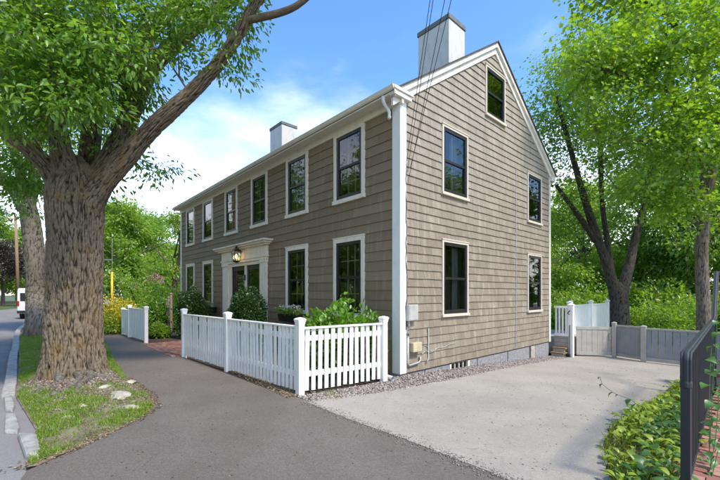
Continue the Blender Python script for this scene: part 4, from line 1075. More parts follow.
TV, TF, TC = bark_cyl([(TB[0], TB[1], -.1), (TB[0] - .02, TB[1] + .0, 1.5), (TB[0] + .01, TB[1] + .0, 3.4), (TB[0] + .02, TB[1] + .02, 4.0)],
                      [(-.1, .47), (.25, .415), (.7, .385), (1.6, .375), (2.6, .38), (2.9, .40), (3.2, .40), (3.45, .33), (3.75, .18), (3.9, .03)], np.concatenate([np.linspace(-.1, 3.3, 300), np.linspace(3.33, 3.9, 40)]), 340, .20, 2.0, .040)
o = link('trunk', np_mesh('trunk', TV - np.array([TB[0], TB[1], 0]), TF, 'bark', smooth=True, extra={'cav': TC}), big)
for k, (a0, ln_, r_) in enumerate(((-.9, 1.0, .06), (-.35, 1.5, .05), (.25, 1.3, .055), (-1.6, .8, .05), (.8, .9, .06))):
    m = MB(); pts = []; rr_ = []
    for t in np.linspace(0, 1, 12):
        a = a0 + .35 * math.sin(t * 4 + k); d_ = .42 + ln_ * t; x = TB[0] + d_ * math.cos(a); y = min(TB[1] + d_ * math.sin(a) * .62, verge_edge(min(x, .2)) - .06)
        pts.append((x, y, verge_z(x, y) + r_ * (.35 - 1.1 * t ** 2 + .25 * math.sin(t * 11 + k)))); rr_.append(r_ * (1.25 - .85 * t))
    m.tube(pts, rr_, 9); m.build('root', 'bark_limb', big, smooth=True)
limbs = [
    limb_px([(77, 222, 6.35, .28), (88, 204, 6.33, .225), (102, 184, 6.32, .18), (122, 162, 6.3, .15), (152, 128, 6.25, .125), (190, 94, 6.2, .105), (216, 66, 6.15, .09), (238, 34, 6.1, .08), (247, 18, 6.05, .072), (262, -10, 6.0, .08), (285, -60, 6.0, .05)]),
    limb_px([(246, 20, 6.05, .06), (262, 17, 6.0, .055), (285, 11, 5.95, .05), (303, 1, 5.9, .045), (330, -25, 5.85, .05), (370, -60, 5.8, .03)]),
    limb_px([(74, 222, 6.33, .34), (72, 196, 6.3, .27), (67, 170, 6.25, .19), (60, 145, 6.2, .14), (52, 110, 6.1, .15), (46, 60, 6.0, .14), (44, 0, 6.0, .12), (40, -80, 6.0, .09), (30, -180, 6.0, .05)]),
    limb_px([(70, 212, 6.36, .26), (60, 186, 6.3, .17), (46, 165, 6.25, .125), (30, 150, 6.1, .11), (4, 130, 5.9, .10), (-40, 100, 5.7, .08), (-90, 40, 5.6, .05)]),
    limb_px([(80, 214, 6.45, .28), (90, 192, 6.5, .22), (104, 170, 6.6, .18), (122, 135, 6.8, .155), (140, 90, 7.0, .14), (160, 58, 7.1, .13), (200, 22, 7.2, .11), (240, -10, 7.3, .11), (290, -60, 7.4, .06)]),
    limb_px([(128, 120, 6.85, .15), (134, 75, 7.2, .15), (150, 30, 7.4, .14), (185, 0, 7.5, .12), (220, -40, 7.6, .08)]),
    limb_px([(80, 200, 6.6, .2), (90, 150, 7.0, .16), (96, 80, 7.3, .13), (100, 0, 7.5, .10), (105, -120, 7.8, .06)]),
]
blobs = []
def blob(px, py, d, rx, ry, rz, wt): blobs.append((P(px, py, d), (rx, ry, rz), wt))
blob(25, 50, 4.9, .8, .7, .85, 17); blob(80, 60, 5.0, .75, .65, .75, 19); blob(62, 112, 5.2, .75, .5, .36, 15); blob(15, 110, 5.0, .55, .6, .4, 9); blob(100, 100, 5.3, .4, .45, .4, 8)
blob(120, 38, 5.6, .65, .6, .55, 7); blob(60, 0, 5.2, 1.3, .9, .6, 12); blob(150, 5, 5.8, .9, .8, .5, 7); blob(110, 120, 6.5, .35, .6, .35, 4)
blob(40, 70, 6.8, 1.2, .8, .9, 12); blob(100, 60, 6.9, .9, .8, .8, 10); blob(195, 12, 6.2, .7, .7, .45, 8); blob(165, 35, 6.0, .6, .5, .35, 6); blob(225, 62, 6.2, .45, .45, .35, 3); blob(140, 95, 6.8, .6, .6, .5, 4); blob(245, 10, 6.1, .5, .6, .4, 3)
blob(150, 170, 7.4, .55, .4, .22, 1.6); blob(182, 168, 7.4, .28, .3, .12, .7); blob(118, 150, 6.9, .35, .4, .35, 2); blob(112, 195, 7.2, .2, .3, .35, 1.2)
blob(10, 170, 7.0, .7, .6, .45, 4); blob(15, 215, 8.0, .5, .5, .3, 1.5); blob(-40, 60, 5.4, 1.0, 1.0, 1.0, 8)
blob(40, -130, 6.0, 2.2, 2.0, 1.3, 6); blob(180, -120, 6.5, 2.0, 1.8, 1.0, 5); blob(300, -70, 6.0, 1.0, 1.0, .6, 2); blob(90, -250, 6.5, 2.4, 2.2, 1.2, 3); blob(-60, -60, 6.5, 1.6, 1.6, 1.2, 4)
rngb = np.random.default_rng(77)
(BV, BF, BC), (LV, LF, LT) = grow(rngb, limbs, blobs, 1900, 60, .100, .42, .17, droop=.55, fine=True, flat=.55, step=.4, twig=.004, sides=10)
b0 = np.array([TB[0], TB[1], 0])
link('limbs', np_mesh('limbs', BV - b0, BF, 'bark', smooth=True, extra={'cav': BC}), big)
c = link('crown', np_mesh('crown', LV - b0, LF, 'leaf_front', LT), big); c['kind'] = 'stuff'

# second tree down the verge
def gp(px, py, z=0):
    d = (CAMH - z) / ((py - HY) / FPX); return P(px, py, d)
t2 = gp(37, 336); t2[2] = 0
D2 = 14.4
lim = [[(t2 + np.array([0, 0, -.1]), .42), (t2 + np.array([0, 0, .5]), .33), (P(36, 300, D2), .31), (P(35, 260, D2), .31), (P(32, 228, D2), .30), (P(27, 205, D2), .27)],
       [(P(24, 210, D2), .2), (P(10, 185, D2 - .2), .18), (P(-12, 165, D2 - .4), .14), (P(-60, 120, D2), .06)],
       [(P(27, 215, D2), .22), (P(34, 180, D2), .17), (P(38, 120, D2), .12), (P(40, 40, D2), .07)],
       [(P(24, 210, D2), .2), (P(20, 170, D2), .15), (P(0, 110, D2), .08)]]
tree('street_tree', 'slimmer street tree standing farther along the verge behind the big tree', (t2[0], t2[1], 0), lim,
     [(P(10, 190, D2), (1.6, 1.5, 1.0), 4), (P(30, 150, D2), (2.2, 2, 1.6), 6), (P(20, 90, D2), (2.5, 2.5, 2.0), 6), (P(60, 120, D2 + 1), (2.2, 2, 2), 5), (P(100, 165, D2 + 1), (1.2, 1.2, .6), 2)],
     360, 40, .14, .5, .32, 'leaf_front', 'bark_grey', 5, rough=True)

# ------------------------------------------------------------------ trees right of the house
D3 = 15.5; t3 = P(621, 330, D3); t3[2] = -.5
lim = [[(t3 + np.array([0, 0, -.1]), .46), (P(620, 325, D3), .36), (P(619, 305, D3), .33), (P(618, 292, D3), .28), (P(617, 282, D3), .12)],
       [(P(618, 312, D3), .28), (P(614, 290, D3), .21), (P(606, 262, D3 - .2), .17), (P(594, 228, D3 - .4), .14), (P(582, 190, D3 - .6), .11), (P(568, 140, D3 - .8), .075), (P(556, 95, D3 - 1), .06)],
       [(P(620, 312, D3), .28), (P(623, 290, D3), .21), (P(630, 262, D3 + .2), .17), (P(636, 235, D3 + .3), .14), (P(645, 200, D3 + .4), .10), (P(655, 140, D3 + .5), .07)],
       [(P(617, 300, D3), .18), (P(613, 282, D3), .12), (P(607, 240, D3 + .2), .10), (P(602, 200, D3 + .3), .08), (P(600, 140, D3 + .4), .07)],
       [(P(600, 246, D3 - .3), .13), (P(578, 215, D3 - .4), .09), (P(556, 185, D3 - .5), .05)]]
tree('forked_tree', 'dark forked tree rising behind the cream gate', (t3[0], t3[1], -.5), lim,
     [(P(560, 110, D3 - 1), (1.5, 1.3, 1.7), 5), (P(545, 150, D3), (1.1, 1.2, 1.7), 5), (P(552, 230, D3 + .5), (.9, 1.0, 1.2), 3), (P(580, 95, D3), (1.2, 1.3, 1.2), 3), (P(600, 130, D3), (1.6, 1.5, 1.8), 5), (P(640, 150, D3), (1.7, 1.6, 2.0), 5),
      (P(570, 200, D3), (1.0, 1.2, 1.0), 1.6), (P(600, 60, D3 + 1), (2.4, 2, 1.6), 4), (P(665, 210, D3), (1.0, 1.0, 1.0), 1.4)],
     560, 44, .13, .62, .34, 'leaf_wood', 'bark_dark', 9, rough=True)
D4 = 12.2; t4 = P(706, 340, D4); t4[2] = -.5
lim = [[(t4 + np.array([0, 0, -.1]), .22), (P(704, 320, D4), .18), (P(702, 250, D4), .155), (P(706, 180, D4), .14), (P(702, 120, D4), .12), (P(700, 50, D4), .11), (P(696, -60, D4), .07), (P(690, -160, D4), .04)],
       [(P(706, 200, D4), .12), (P(716, 150, D4 - .3), .11), (P(722, 100, D4 - .4), .10), (P(728, 30, D4 - .6), .07), (P(735, -60, D4), .04)],
       [(P(703, 230, D4), .10), (P(690, 180, D4 - .2), .09), (P(676, 110, D4 - .4), .07), (P(664, 30, D4 - .6), .05)],
       [(P(702, 120, D4), .10), (P(670, 90, D4 - .8), .07), (P(625, 75, D4 - 1.4), .05), (P(585, 62, D4 - 1.8), .03)],
       [(P(700, 60, D4), .08), (P(670, 20, D4 - 1), .06), (P(630, -10, D4 - 1.6), .04)],
       [(P(704, 160, D4), .09), (P(680, 145, D4 - 1), .06), (P(640, 140, D4 - 1.6), .04)]]
tree('maple_tree', 'bright green maple with slender trunk beside the drive gates', (t4[0], t4[1], -.5), lim,
     [(P(575, 62, D4 - 1.8), (1.0, 1.0, .9), 4), (P(610, 40, D4 - 1.6), (1.3, 1.2, 1.2), 6), (P(600, 105, D4 - 1.4), (1.1, 1.1, .7), 4), (P(650, 60, D4 - 1.4), (1.5, 1.3, 1.6), 9), (P(690, 40, D4 - 1.2), (1.6, 1.4, 1.8), 9),
      (P(635, 130, D4 - 1.2), (1.1, 1.1, .8), 5), (P(680, 130, D4 - 1.4), (1.3, 1.2, 1.2), 6), (P(715, 110, D4 - 1.3), (1.2, 1.2, 1.8), 6), (P(655, 190, D4 - .6), (1.2, 1.1, .55), 4), (P(690, 205, D4 - .9), (1.0, 1.0, .7), 3.5),
      (P(620, -20, D4 - 1), (1.6, 1.5, 1.2), 5), (P(690, -60, D4), (2.6, 2.4, 2.0), 8), (P(760, 20, D4), (1.8, 1.8, 2.4), 6), (P(760, 160, D4), (1.4, 1.4, 1.4), 3), (P(625, 178, D4 - .4), (.7, .7, .45), 1.6)],
     950, 46, .128, 1.0, .25, 'leaf_maple', 'bark_grey', 14, lobed=True, flat=.42, droop=.30, rough=True)

# ------------------------------------------------------------------ prototype trees and bushes, copied
def proto_tree(label, cat_name, h, cr, leaf, leafm, barkm, seed, ntips, per, group, z0=.18, wr=.6, lean=.3, spread=.36):
    rj = np.random.default_rng(seed); lim = [[((0, 0, -.2), .032 * h * 1.2), ((0, 0, .3), .026 * h), ((rj.normal() * .1, rj.normal() * .1, h * .35), .020 * h), ((rj.normal() * lean, rj.normal() * lean, h * .65), .012 * h), ((rj.normal() * lean, rj.normal() * lean, h * .93), .003 * h)]]
    for k in range(6):
        a = k * 1.05 + rj.uniform(-.3, .3); zz = h * rj.uniform(.25, .6); q = np.array([math.cos(a), math.sin(a), 0])
        lim.append([(np.array([0, 0, zz]), .009 * h), (q * cr * .4 + np.array([0, 0, zz + .1 * h]), .006 * h), (q * cr * .75 + np.array([0, 0, zz + .2 * h]), .003 * h)])
    bl = []
    for k in range(16):
        a = rj.uniform(0, 6.28); t = rj.uniform(z0, .95); rr_ = cr * math.sin(math.pi * min(1, max(.12, (t - z0 + .12) / (1.1 - z0)))) ** .7 * rj.uniform(.35, .85)
        s_ = cr * rj.uniform(.28, .46); bl.append(((rr_ * math.cos(a), rr_ * math.sin(a), h * t), (s_, s_, s_ * .7), s_ ** 2))
    return tree(cat_name, label, (0, 0, 0), lim, bl, ntips, per, leaf, wr, spread, leafm, barkm, seed, group)
def place(o, p, s, rz, label=None, group=None):
    o.location = [float(v) for v in p]; o.scale = (s[0], s[0], s[1]); o.rotation_euler = (0, 0, rz)
    if label: o['label'] = label
    if group: o['group'] = group
    return o
used = {}
HB = 'bushes across the street'
def put(pr, px, d, z, s, rz, label=None, group=None):
    o = pr if pr.name not in used else copy_tree(pr); used[pr.name] = 1
    p = P(px, HY, d); p[2] = z; return place(o, p, s, rz, label, group)
prA = proto_tree('tall leafy tree in the wood behind the grey gates', 'wood_tree', 11, 3.6, .20, 'leaf_wood', 'bark_dark', 31, 330, 42, 'trees in the wood behind the gates')
prB = proto_tree('tall leafy tree in the wood behind the grey gates', 'wood_tree', 10, 3.2, .20, 'leaf_far', 'bark_dark', 32, 300, 42, 'trees in the wood behind the gates')
for pr, px, d, s, r_ in ((prA, 540, 24, (.85, .80), 0), (prB, 585, 27, (1.0, 1.0), 1), (prA, 640, 25, (1.0, 1.15), 2), (prB, 690, 22, (1.0, 1.2), 3), (prA, 735, 20, (1.0, 1.2), 4), (prB, 660, 33, (1.4, 1.5), 5), (prA, 600, 36, (1.5, 1.3), 5.5),
                         (prB, 540, 38, (1.4, 1.1), 2.4), (prA, 720, 32, (1.4, 1.5), 1.4), (prB, 780, 27, (1.3, 1.3), 1.4)):
    put(pr, px, d, -.6, s, r_)
def proto_bush(name, label, h, cr, leaf, leafm, seed, n, group=None, cat='shrub', wr=.6, dense=.5, shape=.75, fine=False):
    rj = np.random.default_rng(seed); t = thing(name, (0, 0, 0), label, cat, group)
    d = unit(rj.normal(size=(n, 3))); d[:, 2] = np.abs(d[:, 2]) * 1.0 if shape > 0 else d[:, 2]
    lump = 1 + .16 * np.sin(d[:, 0] * 6 + seed) * np.sin(d[:, 1] * 5) + .1 * np.sin(d[:, 2] * 9 + d[:, 0] * 7)
    r_ = np.maximum(rj.uniform(0, 1, n) ** dense, .2) * lump
    B = np.stack([d[:, 0] * r_ * cr, d[:, 1] * r_ * cr, (d[:, 2] * r_ * shape + (1 - shape)) * h], 1)
    low_ = rj.random(n) < (.35 if shape > .6 else .5); B[low_, 2] = rj.uniform(.05, max(.5, 1 - shape), low_.sum()) * h
    D = d + rj.normal(size=(n, 3)) * .5; U = rj.normal(size=(n, 3)) * .5 + d * .4; U[:, 2] += .8
    Vv, Fv, T = leaves(rj, B, D, U, leaf * rj.uniform(.6, 1.3, n), wr, fine)
    m = MB()
    for k in range(9):
        a = rj.uniform(0, 6.28); q = np.array([math.cos(a) * cr * .55, math.sin(a) * cr * .55, h * rj.uniform(.6, .85)]); m.tube([(q[0] * .08, q[1] * .08, -.05), q * .5 + np.array([0, 0, .05]), q], [.02 * h, .013 * h, .004], 6)
    m.build('stems', 'bark_dark', t, local=True); c = link('foliage', np_mesh('foliage', Vv, Fv, leafm, T), t); c['kind'] = 'stuff'; return t
WB = 'undergrowth bushes behind the gates'
u1 = proto_bush('bush', 'leafy undergrowth bush growing behind the gate fence', 1.9, 1.4, .14, 'leaf_wood', 41, 5200, WB)
u2 = proto_bush('bush', 'leafy undergrowth bush growing behind the gate fence', 1.7, 1.3, .14, 'leaf_far', 42, 5200, WB)
rj = random.Random(6)
for i, (pr, px, d, s) in enumerate(((u2, 565, 19, 1.2), (u1, 590, 21, 1.3), (u2, 645, 17.5, .95), (u1, 670, 15, .85), (u2, 690, 17, 1.1), (u1, 660, 20, 1.4), (u2, 625, 22, 1.5), (u1, 715, 15, 1.0), (u2, 575, 26, 1.9), (u1, 545, 24, 1.8), (u1, 700, 22, 1.7), (u2, 640, 27, 2.0), (u2, 735, 18, 1.4))):
    put(pr, px, d, -.6, (s, s), rj.uniform(0, 6))

# left background: trees along the far garden, purple tree, tree by the house end
FT = 'trees beyond the garden'
prC = proto_tree('rounded green tree beyond the garden and the picket fence', 'garden_tree', 8, 3.4, .22, 'leaf_far', 'bark_grey', 33, 330, 44, FT, z0=.08)
prD = proto_tree('rounded green tree beyond the garden and the picket fence', 'garden_tree', 7, 3.2, .22, 'leaf_wood', 'bark_grey', 34, 300, 44, FT, z0=.08)
for pr, px, d, s, r_ in ((prC, 118, 27, (.95, 1.0), 0), (prD, 135, 31, (1.1, 1.15), 1), (prC, 155, 36, (1.1, 1.1), 2), (prD, 98, 36, (1.2, 1.25), 3), (prC, 70, 48, (1.3, 1.3), 4), (prD, 172, 40, (1.1, .95), 5), (prC, 125, 46, (1.5, 1.5), 2.2), (prD, 30, 66, (1.6, 1.4), .7), (prC, -10, 70, (1.6, 1.4), 1.7)):
    put(pr, px, d, -.05, s, r_)
prE = proto_tree('narrow bright green tree just past the far end of the house', 'garden_tree', 6.2, 1.5, .15, 'leaf_far', 'bark_grey', 35, 170, 44, None, z0=.1, spread=.26)
put(prE, 174, 20.5, 0, (1, 1), 0)
prP = proto_tree('dark purple leaved tree on the lawn across the road', 'purple_tree', 9, 4.2, .26, 'leaf_purple', 'bark_dark', 36, 330, 40, None, z0=.22)
put(prP, 3, 52, 0, (1, 1), 0)
# trees and a house across the street, which the front windows mirror
AC = 'trees across the street'
for pr, x, y, s, r_ in ((prA, -8, -24, (1.4, 1.7), 0), (prB, -26, -24, (1.5, 1.8), 2), (prA, -36, -20, (1.5, 1.6), 3), (prB, -1, -22, (1.3, 1.5), 4), (prA, 8, -25, (1.3, 1.5), 5), (prB, -48, -26, (1.6, 1.7), 1), (prA, -17, -29, (1.7, 2.0), 1.6)):
    o = copy_tree(pr); place(o, (x, y, -.1), s, r_, 'leafy tree across the street, mirrored in the front windows', AC)
for i in range(13):
    o = copy_tree((u1, u2)[i % 2]); place(o, (-52 + i * 5.0, -15.5 - (i % 3) * .8 - (3 if abs(-52 + i * 5 + 16) < 5 else 0), -.1), (1.9, 1.5), i * 1.3, 'bush across the street, mirrored in the front windows', HB)
for i, (x, y, s_) in enumerate(((-24, -20, 1.5), (-33, -18, 1.6), (-42, -19, 1.7), (-52, -17, 1.7), (-62, -14, 1.6), (-74, -12, 1.8), (-86, -10, 1.9), (-100, -6, 2.0), (-58, -26, 2.2), (-76, -24, 2.2))):
    o = copy_tree((prC, prD)[i % 2]); place(o, (x, y, -.1), (s_, s_ * 1.05), i * 1.1, 'rounded tree across the bend of the street, mirrored in the front windows', 'rounded trees across the street')
for i, (x, y, s_) in enumerate(((9.5, 15, 1.0), (13, 19, 1.25), (18, 26, 1.5), (24, 34, 1.7), (9.5, 24, 1.3), (21, 20, 1.5))):
    o = copy_tree((prD, prC)[i % 2]); place(o, (x, y, -.5), (s_, s_ * 1.1), i * 1.7, 'rounded tree behind the brick steps, mirrored in the gable windows', 'trees mirrored in the gable windows')
nh = thing('neighbour_house', (-16, -19, 0), 'sage house with white windows across the street, mirrored in the glass', 'house')
m = MB(); m.box(-22, -10, -25, -18.5, -.2, 5.4); m.build('wall', 'sage', nh, tint=.5)
m = MB(); m.poly([(-22.3, -18.2, 5.3), (-9.7, -18.2, 5.3), (-9.7, -21.75, 7.8), (-22.3, -21.75, 7.8)]); m.poly([(-22.3, -25.3, 5.3), (-22.3, -21.75, 7.8), (-9.7, -21.75, 7.8), (-9.7, -25.3, 5.3)]); m.poly([(-10, -18.5, 5.4), (-10, -25, 5.4), (-10, -21.75, 7.75)]); m.poly([(-22, -18.5, 5.4), (-22, -21.75, 7.75), (-22, -25, 5.4)]); m.build('roof', 'roof', nh)
for z in (.9, 3.4):
    for x in (-20.8, -18.4, -16, -13.6, -11.2):
        m = MB(); m.box(x - .6, x + .6, -18.5, -18.42, z, z + 1.7); wq = m.build('window', 'white', nh); m = MB(); m.box(x - .45, x + .45, -18.42, -18.40, z + .15, z + .80); m.box(x - .45, x + .45, -18.42, -18.40, z + .88, z + 1.55); m.build('pane', 'black', wq)

# ------------------------------------------------------------------ garden shrubs and planters by the house
def fpt(px, y):      # point on the vertical plane y=const under photo column px
    r_ = FW + (px - CX) / FPX * RT; k = (y - CAM[1]) / r_[1]; return CAM[0] + k * r_[0]
bx1 = proto_bush('boxwood', 'clipped dark green boxwood in front of the door', 1.62, .46, .06, 'leaf_box', 51, 15000, None, 'shrub', .6, .22, .46); place(bx1, (fpt(247.5, -1.0), -1.0, 0), (1, 1), 0)
bx2 = proto_bush('boxwood', 'clipped dark green boxwood left of the doorway', 1.68, .50, .06, 'leaf_box', 52, 15000, None, 'shrub', .6, .22, .55); place(bx2, (fpt(193, -.9), -.9, 0), (1, 1), 1)
hy1 = proto_bush('hydrangea', 'large bright green hydrangea behind the picket fence corner', 1.5, .62, .11, 'leaf_hyd', 53, 2200, None, 'shrub', .72, .35, .7, True); place(hy1, (fpt(341, -.85), -.85, 0), (.92, .90), 0)
hy2 = proto_bush('hydrangea', 'lower bright green hydrangea beside the window box', 1.22, .50, .10, 'leaf_hyd', 54, 1700, None, 'shrub', .72, .35, .7, True); place(hy2, (fpt(318, -1.1), -1.1, 0), (1.05, .95), 0)
hy3 = proto_bush('hydrangea', 'small bright green hydrangea against the fence post near the house corner', 1.30, .42, .10, 'leaf_hyd', 55, 800, None, 'shrub', .72, .35, .7, True); place(hy3, (-.36, -.46, 0), (.80, .98), 0)
yb = proto_bush('golden_bush', 'golden yellow euonymus bush at the end of the short fence', 1.35, .85, .085, 'leaf_yel', 56, 5200, None, 'shrub', .6, .3, .8); place(yb, (-12.75, -2.45, 0), (1, 1), 0)
yb2 = proto_bush('bush', 'green bush under the golden bush beside the sidewalk', .75, .75, .08, 'leaf_far', 57, 2500, None, 'shrub', .6, .35, .8); place(yb2, (-12.2, -2.75, 0), (1, 1), 0)
for i, (x, y, h, cr, lm, lb) in enumerate(((-12.0, -1.15, 1.6, .72, 'leaf_hyd', 'bright green garden shrub behind the short picket fence'), (-11.2, -.35, .7, .4, 'leaf_wood', 'low green perennial clump inside the garden gateway'), (-15.2, -1.0, 2.3, 1.2, 'leaf_far', 'broad light green shrub beyond the golden bush'),
                                          (-14.3, .6, 1.9, .95, 'leaf_wood', 'deep green shrub at the far end of the house'), (-9.6, -1.75, .45, .4, 'leaf_far', 'low leafy border plant beside the brick path'), (-12.8, -.7, 1.2, .6, 'leaf_purple', 'bronze leaved shrub in the far garden bed'))):
    b_ = proto_bush('shrub', lb, h, cr, .09, lm, 60 + i, 2600, None, 'shrub', .6, .4, .75); place(b_, (x, y, 0), (1, 1), i)
rh = proto_bush('rhododendron', 'rhododendron with pink flower clusters beyond the garden', 2.6, 1.35, .13, 'leaf_wood', 66, 3600, None, 'shrub', .45, .35, .8); place(rh, (-16.2, -.6, 0), (1, 1), 0)
rj2 = np.random.default_rng(3)
for i, (px, py) in enumerate(((155, 277), (150, 279), (160, 280), (135, 285))):
    c_ = P(px, py, 19.2); n = 70 if i < 3 else 30; d = unit(rj2.normal(size=(n, 3))); B = c_ + d * (.13 if i < 3 else .07)
    Vv, Fv, T = leaves(rj2, B, d + rj2.normal(size=(n, 3)) * .3, rj2.normal(size=(n, 3)), np.full(n, .11), .8)
    link('flower_cluster', np_mesh('flower_cluster', Vv - np.array([-16.2, -.6, 0]), Fv, 'pink', T), rh)
# rustic arbour posts in the garden
ar = thing('garden_arbour', (-11.4, -.75, 0), 'weathered rustic wooden garden posts with crossbars behind the gateway', 'arbour')
for x, y, h in ((-11.0, -.95, 1.5), (-11.5, -.90, 1.35), (-12.0, -.85, 1.25)):
    m = MB(); m.tube([(x, y, -.05), (x + .01, y, h * .5), (x - .01, y, h)], .045, 8); m.lathe((x - .01, y, h), [(.06, 0), (.06, .03), (.02, .06)], 10); m.build('post', 'oldwood', ar)
for z in (.45, .95):
    m = MB(); m.tube([(-12.1, -.85, z), (-10.9, -.95, z + .02)], .022, 8); m.build('crossbar', 'oldwood', ar)
def window_box(px, z, y, lb, n, seed, wd=.95):
    x = fpt(px, y); t = thing('window_box', (x, y, z), lb, 'planter'); m = MB()
    m.hexa([(x - wd * .46, y - .09, z), (x + wd * .46, y - .09, z), (x + wd * .46, 0 - .03, z), (x - wd * .46, -.03, z), (x - wd / 2, y - .13, z + .2), (x + wd / 2, y - .13, z + .2), (x + wd / 2, -.03, z + .2), (x - wd / 2, -.03, z + .2)])
    m.build('trough', 'black', t, bevel=.01); rj_ = np.random.default_rng(seed)
    B = np.stack([rj_.uniform(-wd / 2, wd / 2, n), rj_.normal(-.05, .06, n), rj_.uniform(.17, .34, n)], 1); D = rj_.normal(size=(n, 3)); D[:, 2] += .4; U = rj_.normal(size=(n, 3)) * .6; U[:, 2] += 1
    Vv, Fv, T = leaves(rj_, B, D, U, rj_.uniform(.04, .09, n), .55); c = link('foliage', np_mesh('foliage', Vv, Fv, 'leaf_far', T), t); c['kind'] = 'stuff'
    k = n // 3; B = np.stack([rj_.uniform(-wd / 2, wd / 2, k), rj_.normal(-.06, .06, k), rj_.uniform(.26, .42, k)], 1)
    Vv, Fv, T = leaves(rj_, B, rj_.normal(size=(k, 3)), rj_.normal(size=(k, 3)) + np.array([0, 0, 1]), np.full(k, .045), .9); c = link('flowers', np_mesh('flowers', Vv, Fv, 'whitepetal', T), t); c['kind'] = 'stuff'
window_box(291, .82, -.20, 'black window box of white flowers under the window right of the door', 420, 1)
window_box(208, .84, -.20, 'black window box under the window left of the door', 200, 2, .8)

# brick path at the garden gateway
m = MB(); rj = random.Random(12); tn = []
y = -2.52; row = 0
while y < -.78:
    x = -8.0 + (.1 if row % 2 else 0)
    while x < -5.0:
        k = len(m.v); m.box(x - .097, x + .097, y - .046, y + .046, -.04, .016 + rj.uniform(-.004, .004)); tn += [rj.random()] * 8; x += .203
    y += .1015; row += 1
bp = sheet('brick_path', [(-8.2, -2.56), (-4.95, -2.44), (-4.95, -.75), (-7.9, -.75)], .002, 'mortar')
o = m.build('bricks', 'brick', bp, tint=tn); o['kind'] = 'stuff'

# ------------------------------------------------------------------ ground cover beside the drive, vine on the railing
def leaf_mesh(name, L_, W_, mat, heart=False, n=5):
    V = [(0, 0, 0)]; F = []; rows = []
    for i in range(n + 1):
        t = i / n; wv = W_ * (math.sin(math.pi * min(1, t * .92 + .06)) ** .75 if not heart else math.sin(math.pi * (1 - (1 - t) ** 1.6) * .97 + .03) ** .7) * .5
        if i == n: wv = .001
        z = .18 * L_ * math.sin(t * 2.2) - .30 * L_ * t * t; rows.append((t * L_, wv, z))
    V = []
    for x, wv, z in rows: V += [(x, -wv, z + wv * .35), (x, 0, z), (x, wv, z + wv * .35)]
    for i in range(n):
        for j in range(2): F.append((i * 3 + j, (i + 1) * 3 + j, (i + 1) * 3 + j + 1, i * 3 + j + 1))
    return V, F
def leaf_data(L_, W_, mat, tint, heart=False):
    V, F = leaf_mesh('leaf', L_, W_, mat, heart); return np_mesh('leaf', V, F, mat, np.full(len(V), tint), smooth=True)
LD = [leaf_data(.125, .066, 'leaf_cover', t) for t in (.15, .4, .65, .95)]
LK = [leaf_data(.10, .085, 'leaf_cover_dark', t, True) for t in (.2, .5, .9)]
def cover_plant(x, y, sz, set_, n, label, group, seed):
    rj = random.Random(seed); z = gz(y) - .01; t = thing('ground_cover_plant', (x, y, z), label, 'plant', group)
    m = MB()
    for i in range(n):
        a = i * 2.4 + rj.uniform(-.4, .4); f_ = (i + .5) / n; el = 1.25 - 1.0 * f_ + rj.uniform(-.15, .15); r_ = sz * (.25 + .75 * f_); h = sz * (1.05 - .55 * f_) * rj.uniform(.85, 1.15)
        q = (math.cos(a) * r_ * .75, math.sin(a) * r_ * .75, max(.03, h)); m.tube([(0, 0, 0), (q[0] * .45, q[1] * .45, q[2] * .7), q], .0028, 4, cap=False)
        o = link('leaf', rj.choice(set_), t); o.location = q; o.rotation_euler = (rj.uniform(-.3, .3), -el * .35 + rj.uniform(-.2, .35), a + rj.uniform(-.4, .4)); s_ = rj.uniform(.7, 1.2) * sz / .2; o.scale = (s_, s_, s_)
    m.build('stalks', 'leaf_cover', t, local=True)
rj = random.Random(77); cnt = 0; placed = []
tries = 0
while cnt < 112 and tries < 6000:
    tries += 1; y = -1.9 + 6.2 * rj.random() ** 1.35; a = interp(dr, min(y, 8)) + .08; b = railx(y) - .06; x = rj.uniform(a, b)
    if any((x - p) ** 2 + (y - q) ** 2 < .095 ** 2 for p, q in placed): continue
    placed.append((x, y)); dark = (x - a) / (b - a) > .45 and rj.random() < .62
    cover_plant(x, y, rj.uniform(.10, .165) * (1.15 if dark else 1), LK if dark else LD, rj.randint(9, 12), 'darker green round leaved plant in the bed beside the black railing' if dark else 'yellow green leafy plant in the bed between drive and railing', 'dark plants in the railing bed' if dark else 'yellow green plants in the railing bed', tries); cnt += 1
sheet('planting_bed', [(3.40, -2.0), (4.3, -2.1), (4.22, -1.5), (4.03, 3.3), (4.0, 8), (3.42, 8), (3.40, 1.2), (3.40, -.35), (3.51, -1.0)], -.001, 'mulch', gz)
n = 5000; yq = rng.uniform(-1.9, 7.5, n); aq = np.array([interp(dr, min(y, 8.5)) for y in yq]); XY = np.column_stack([aq + np.abs(rng.normal(0, .16, n)), yq])
grass('edge_grass', XY[XY[:, 0] < 4.1], lambda x, y: gz(y), .07, 'yellow green grass fringe along the right edge of the drive', 'leaf_cover', .7)
vn = thing('climbing_vine', (4.29, -.6, 0), 'vine with heart shaped leaves climbing the black railing and trailing over the drive', 'vine')
LH = [leaf_data(.085, .082, 'leaf_cover_dark', t, True) for t in (.3, .6, 1.0)]
rj = random.Random(9); m = MB(); vb = np.array([4.29, -.6, 0])
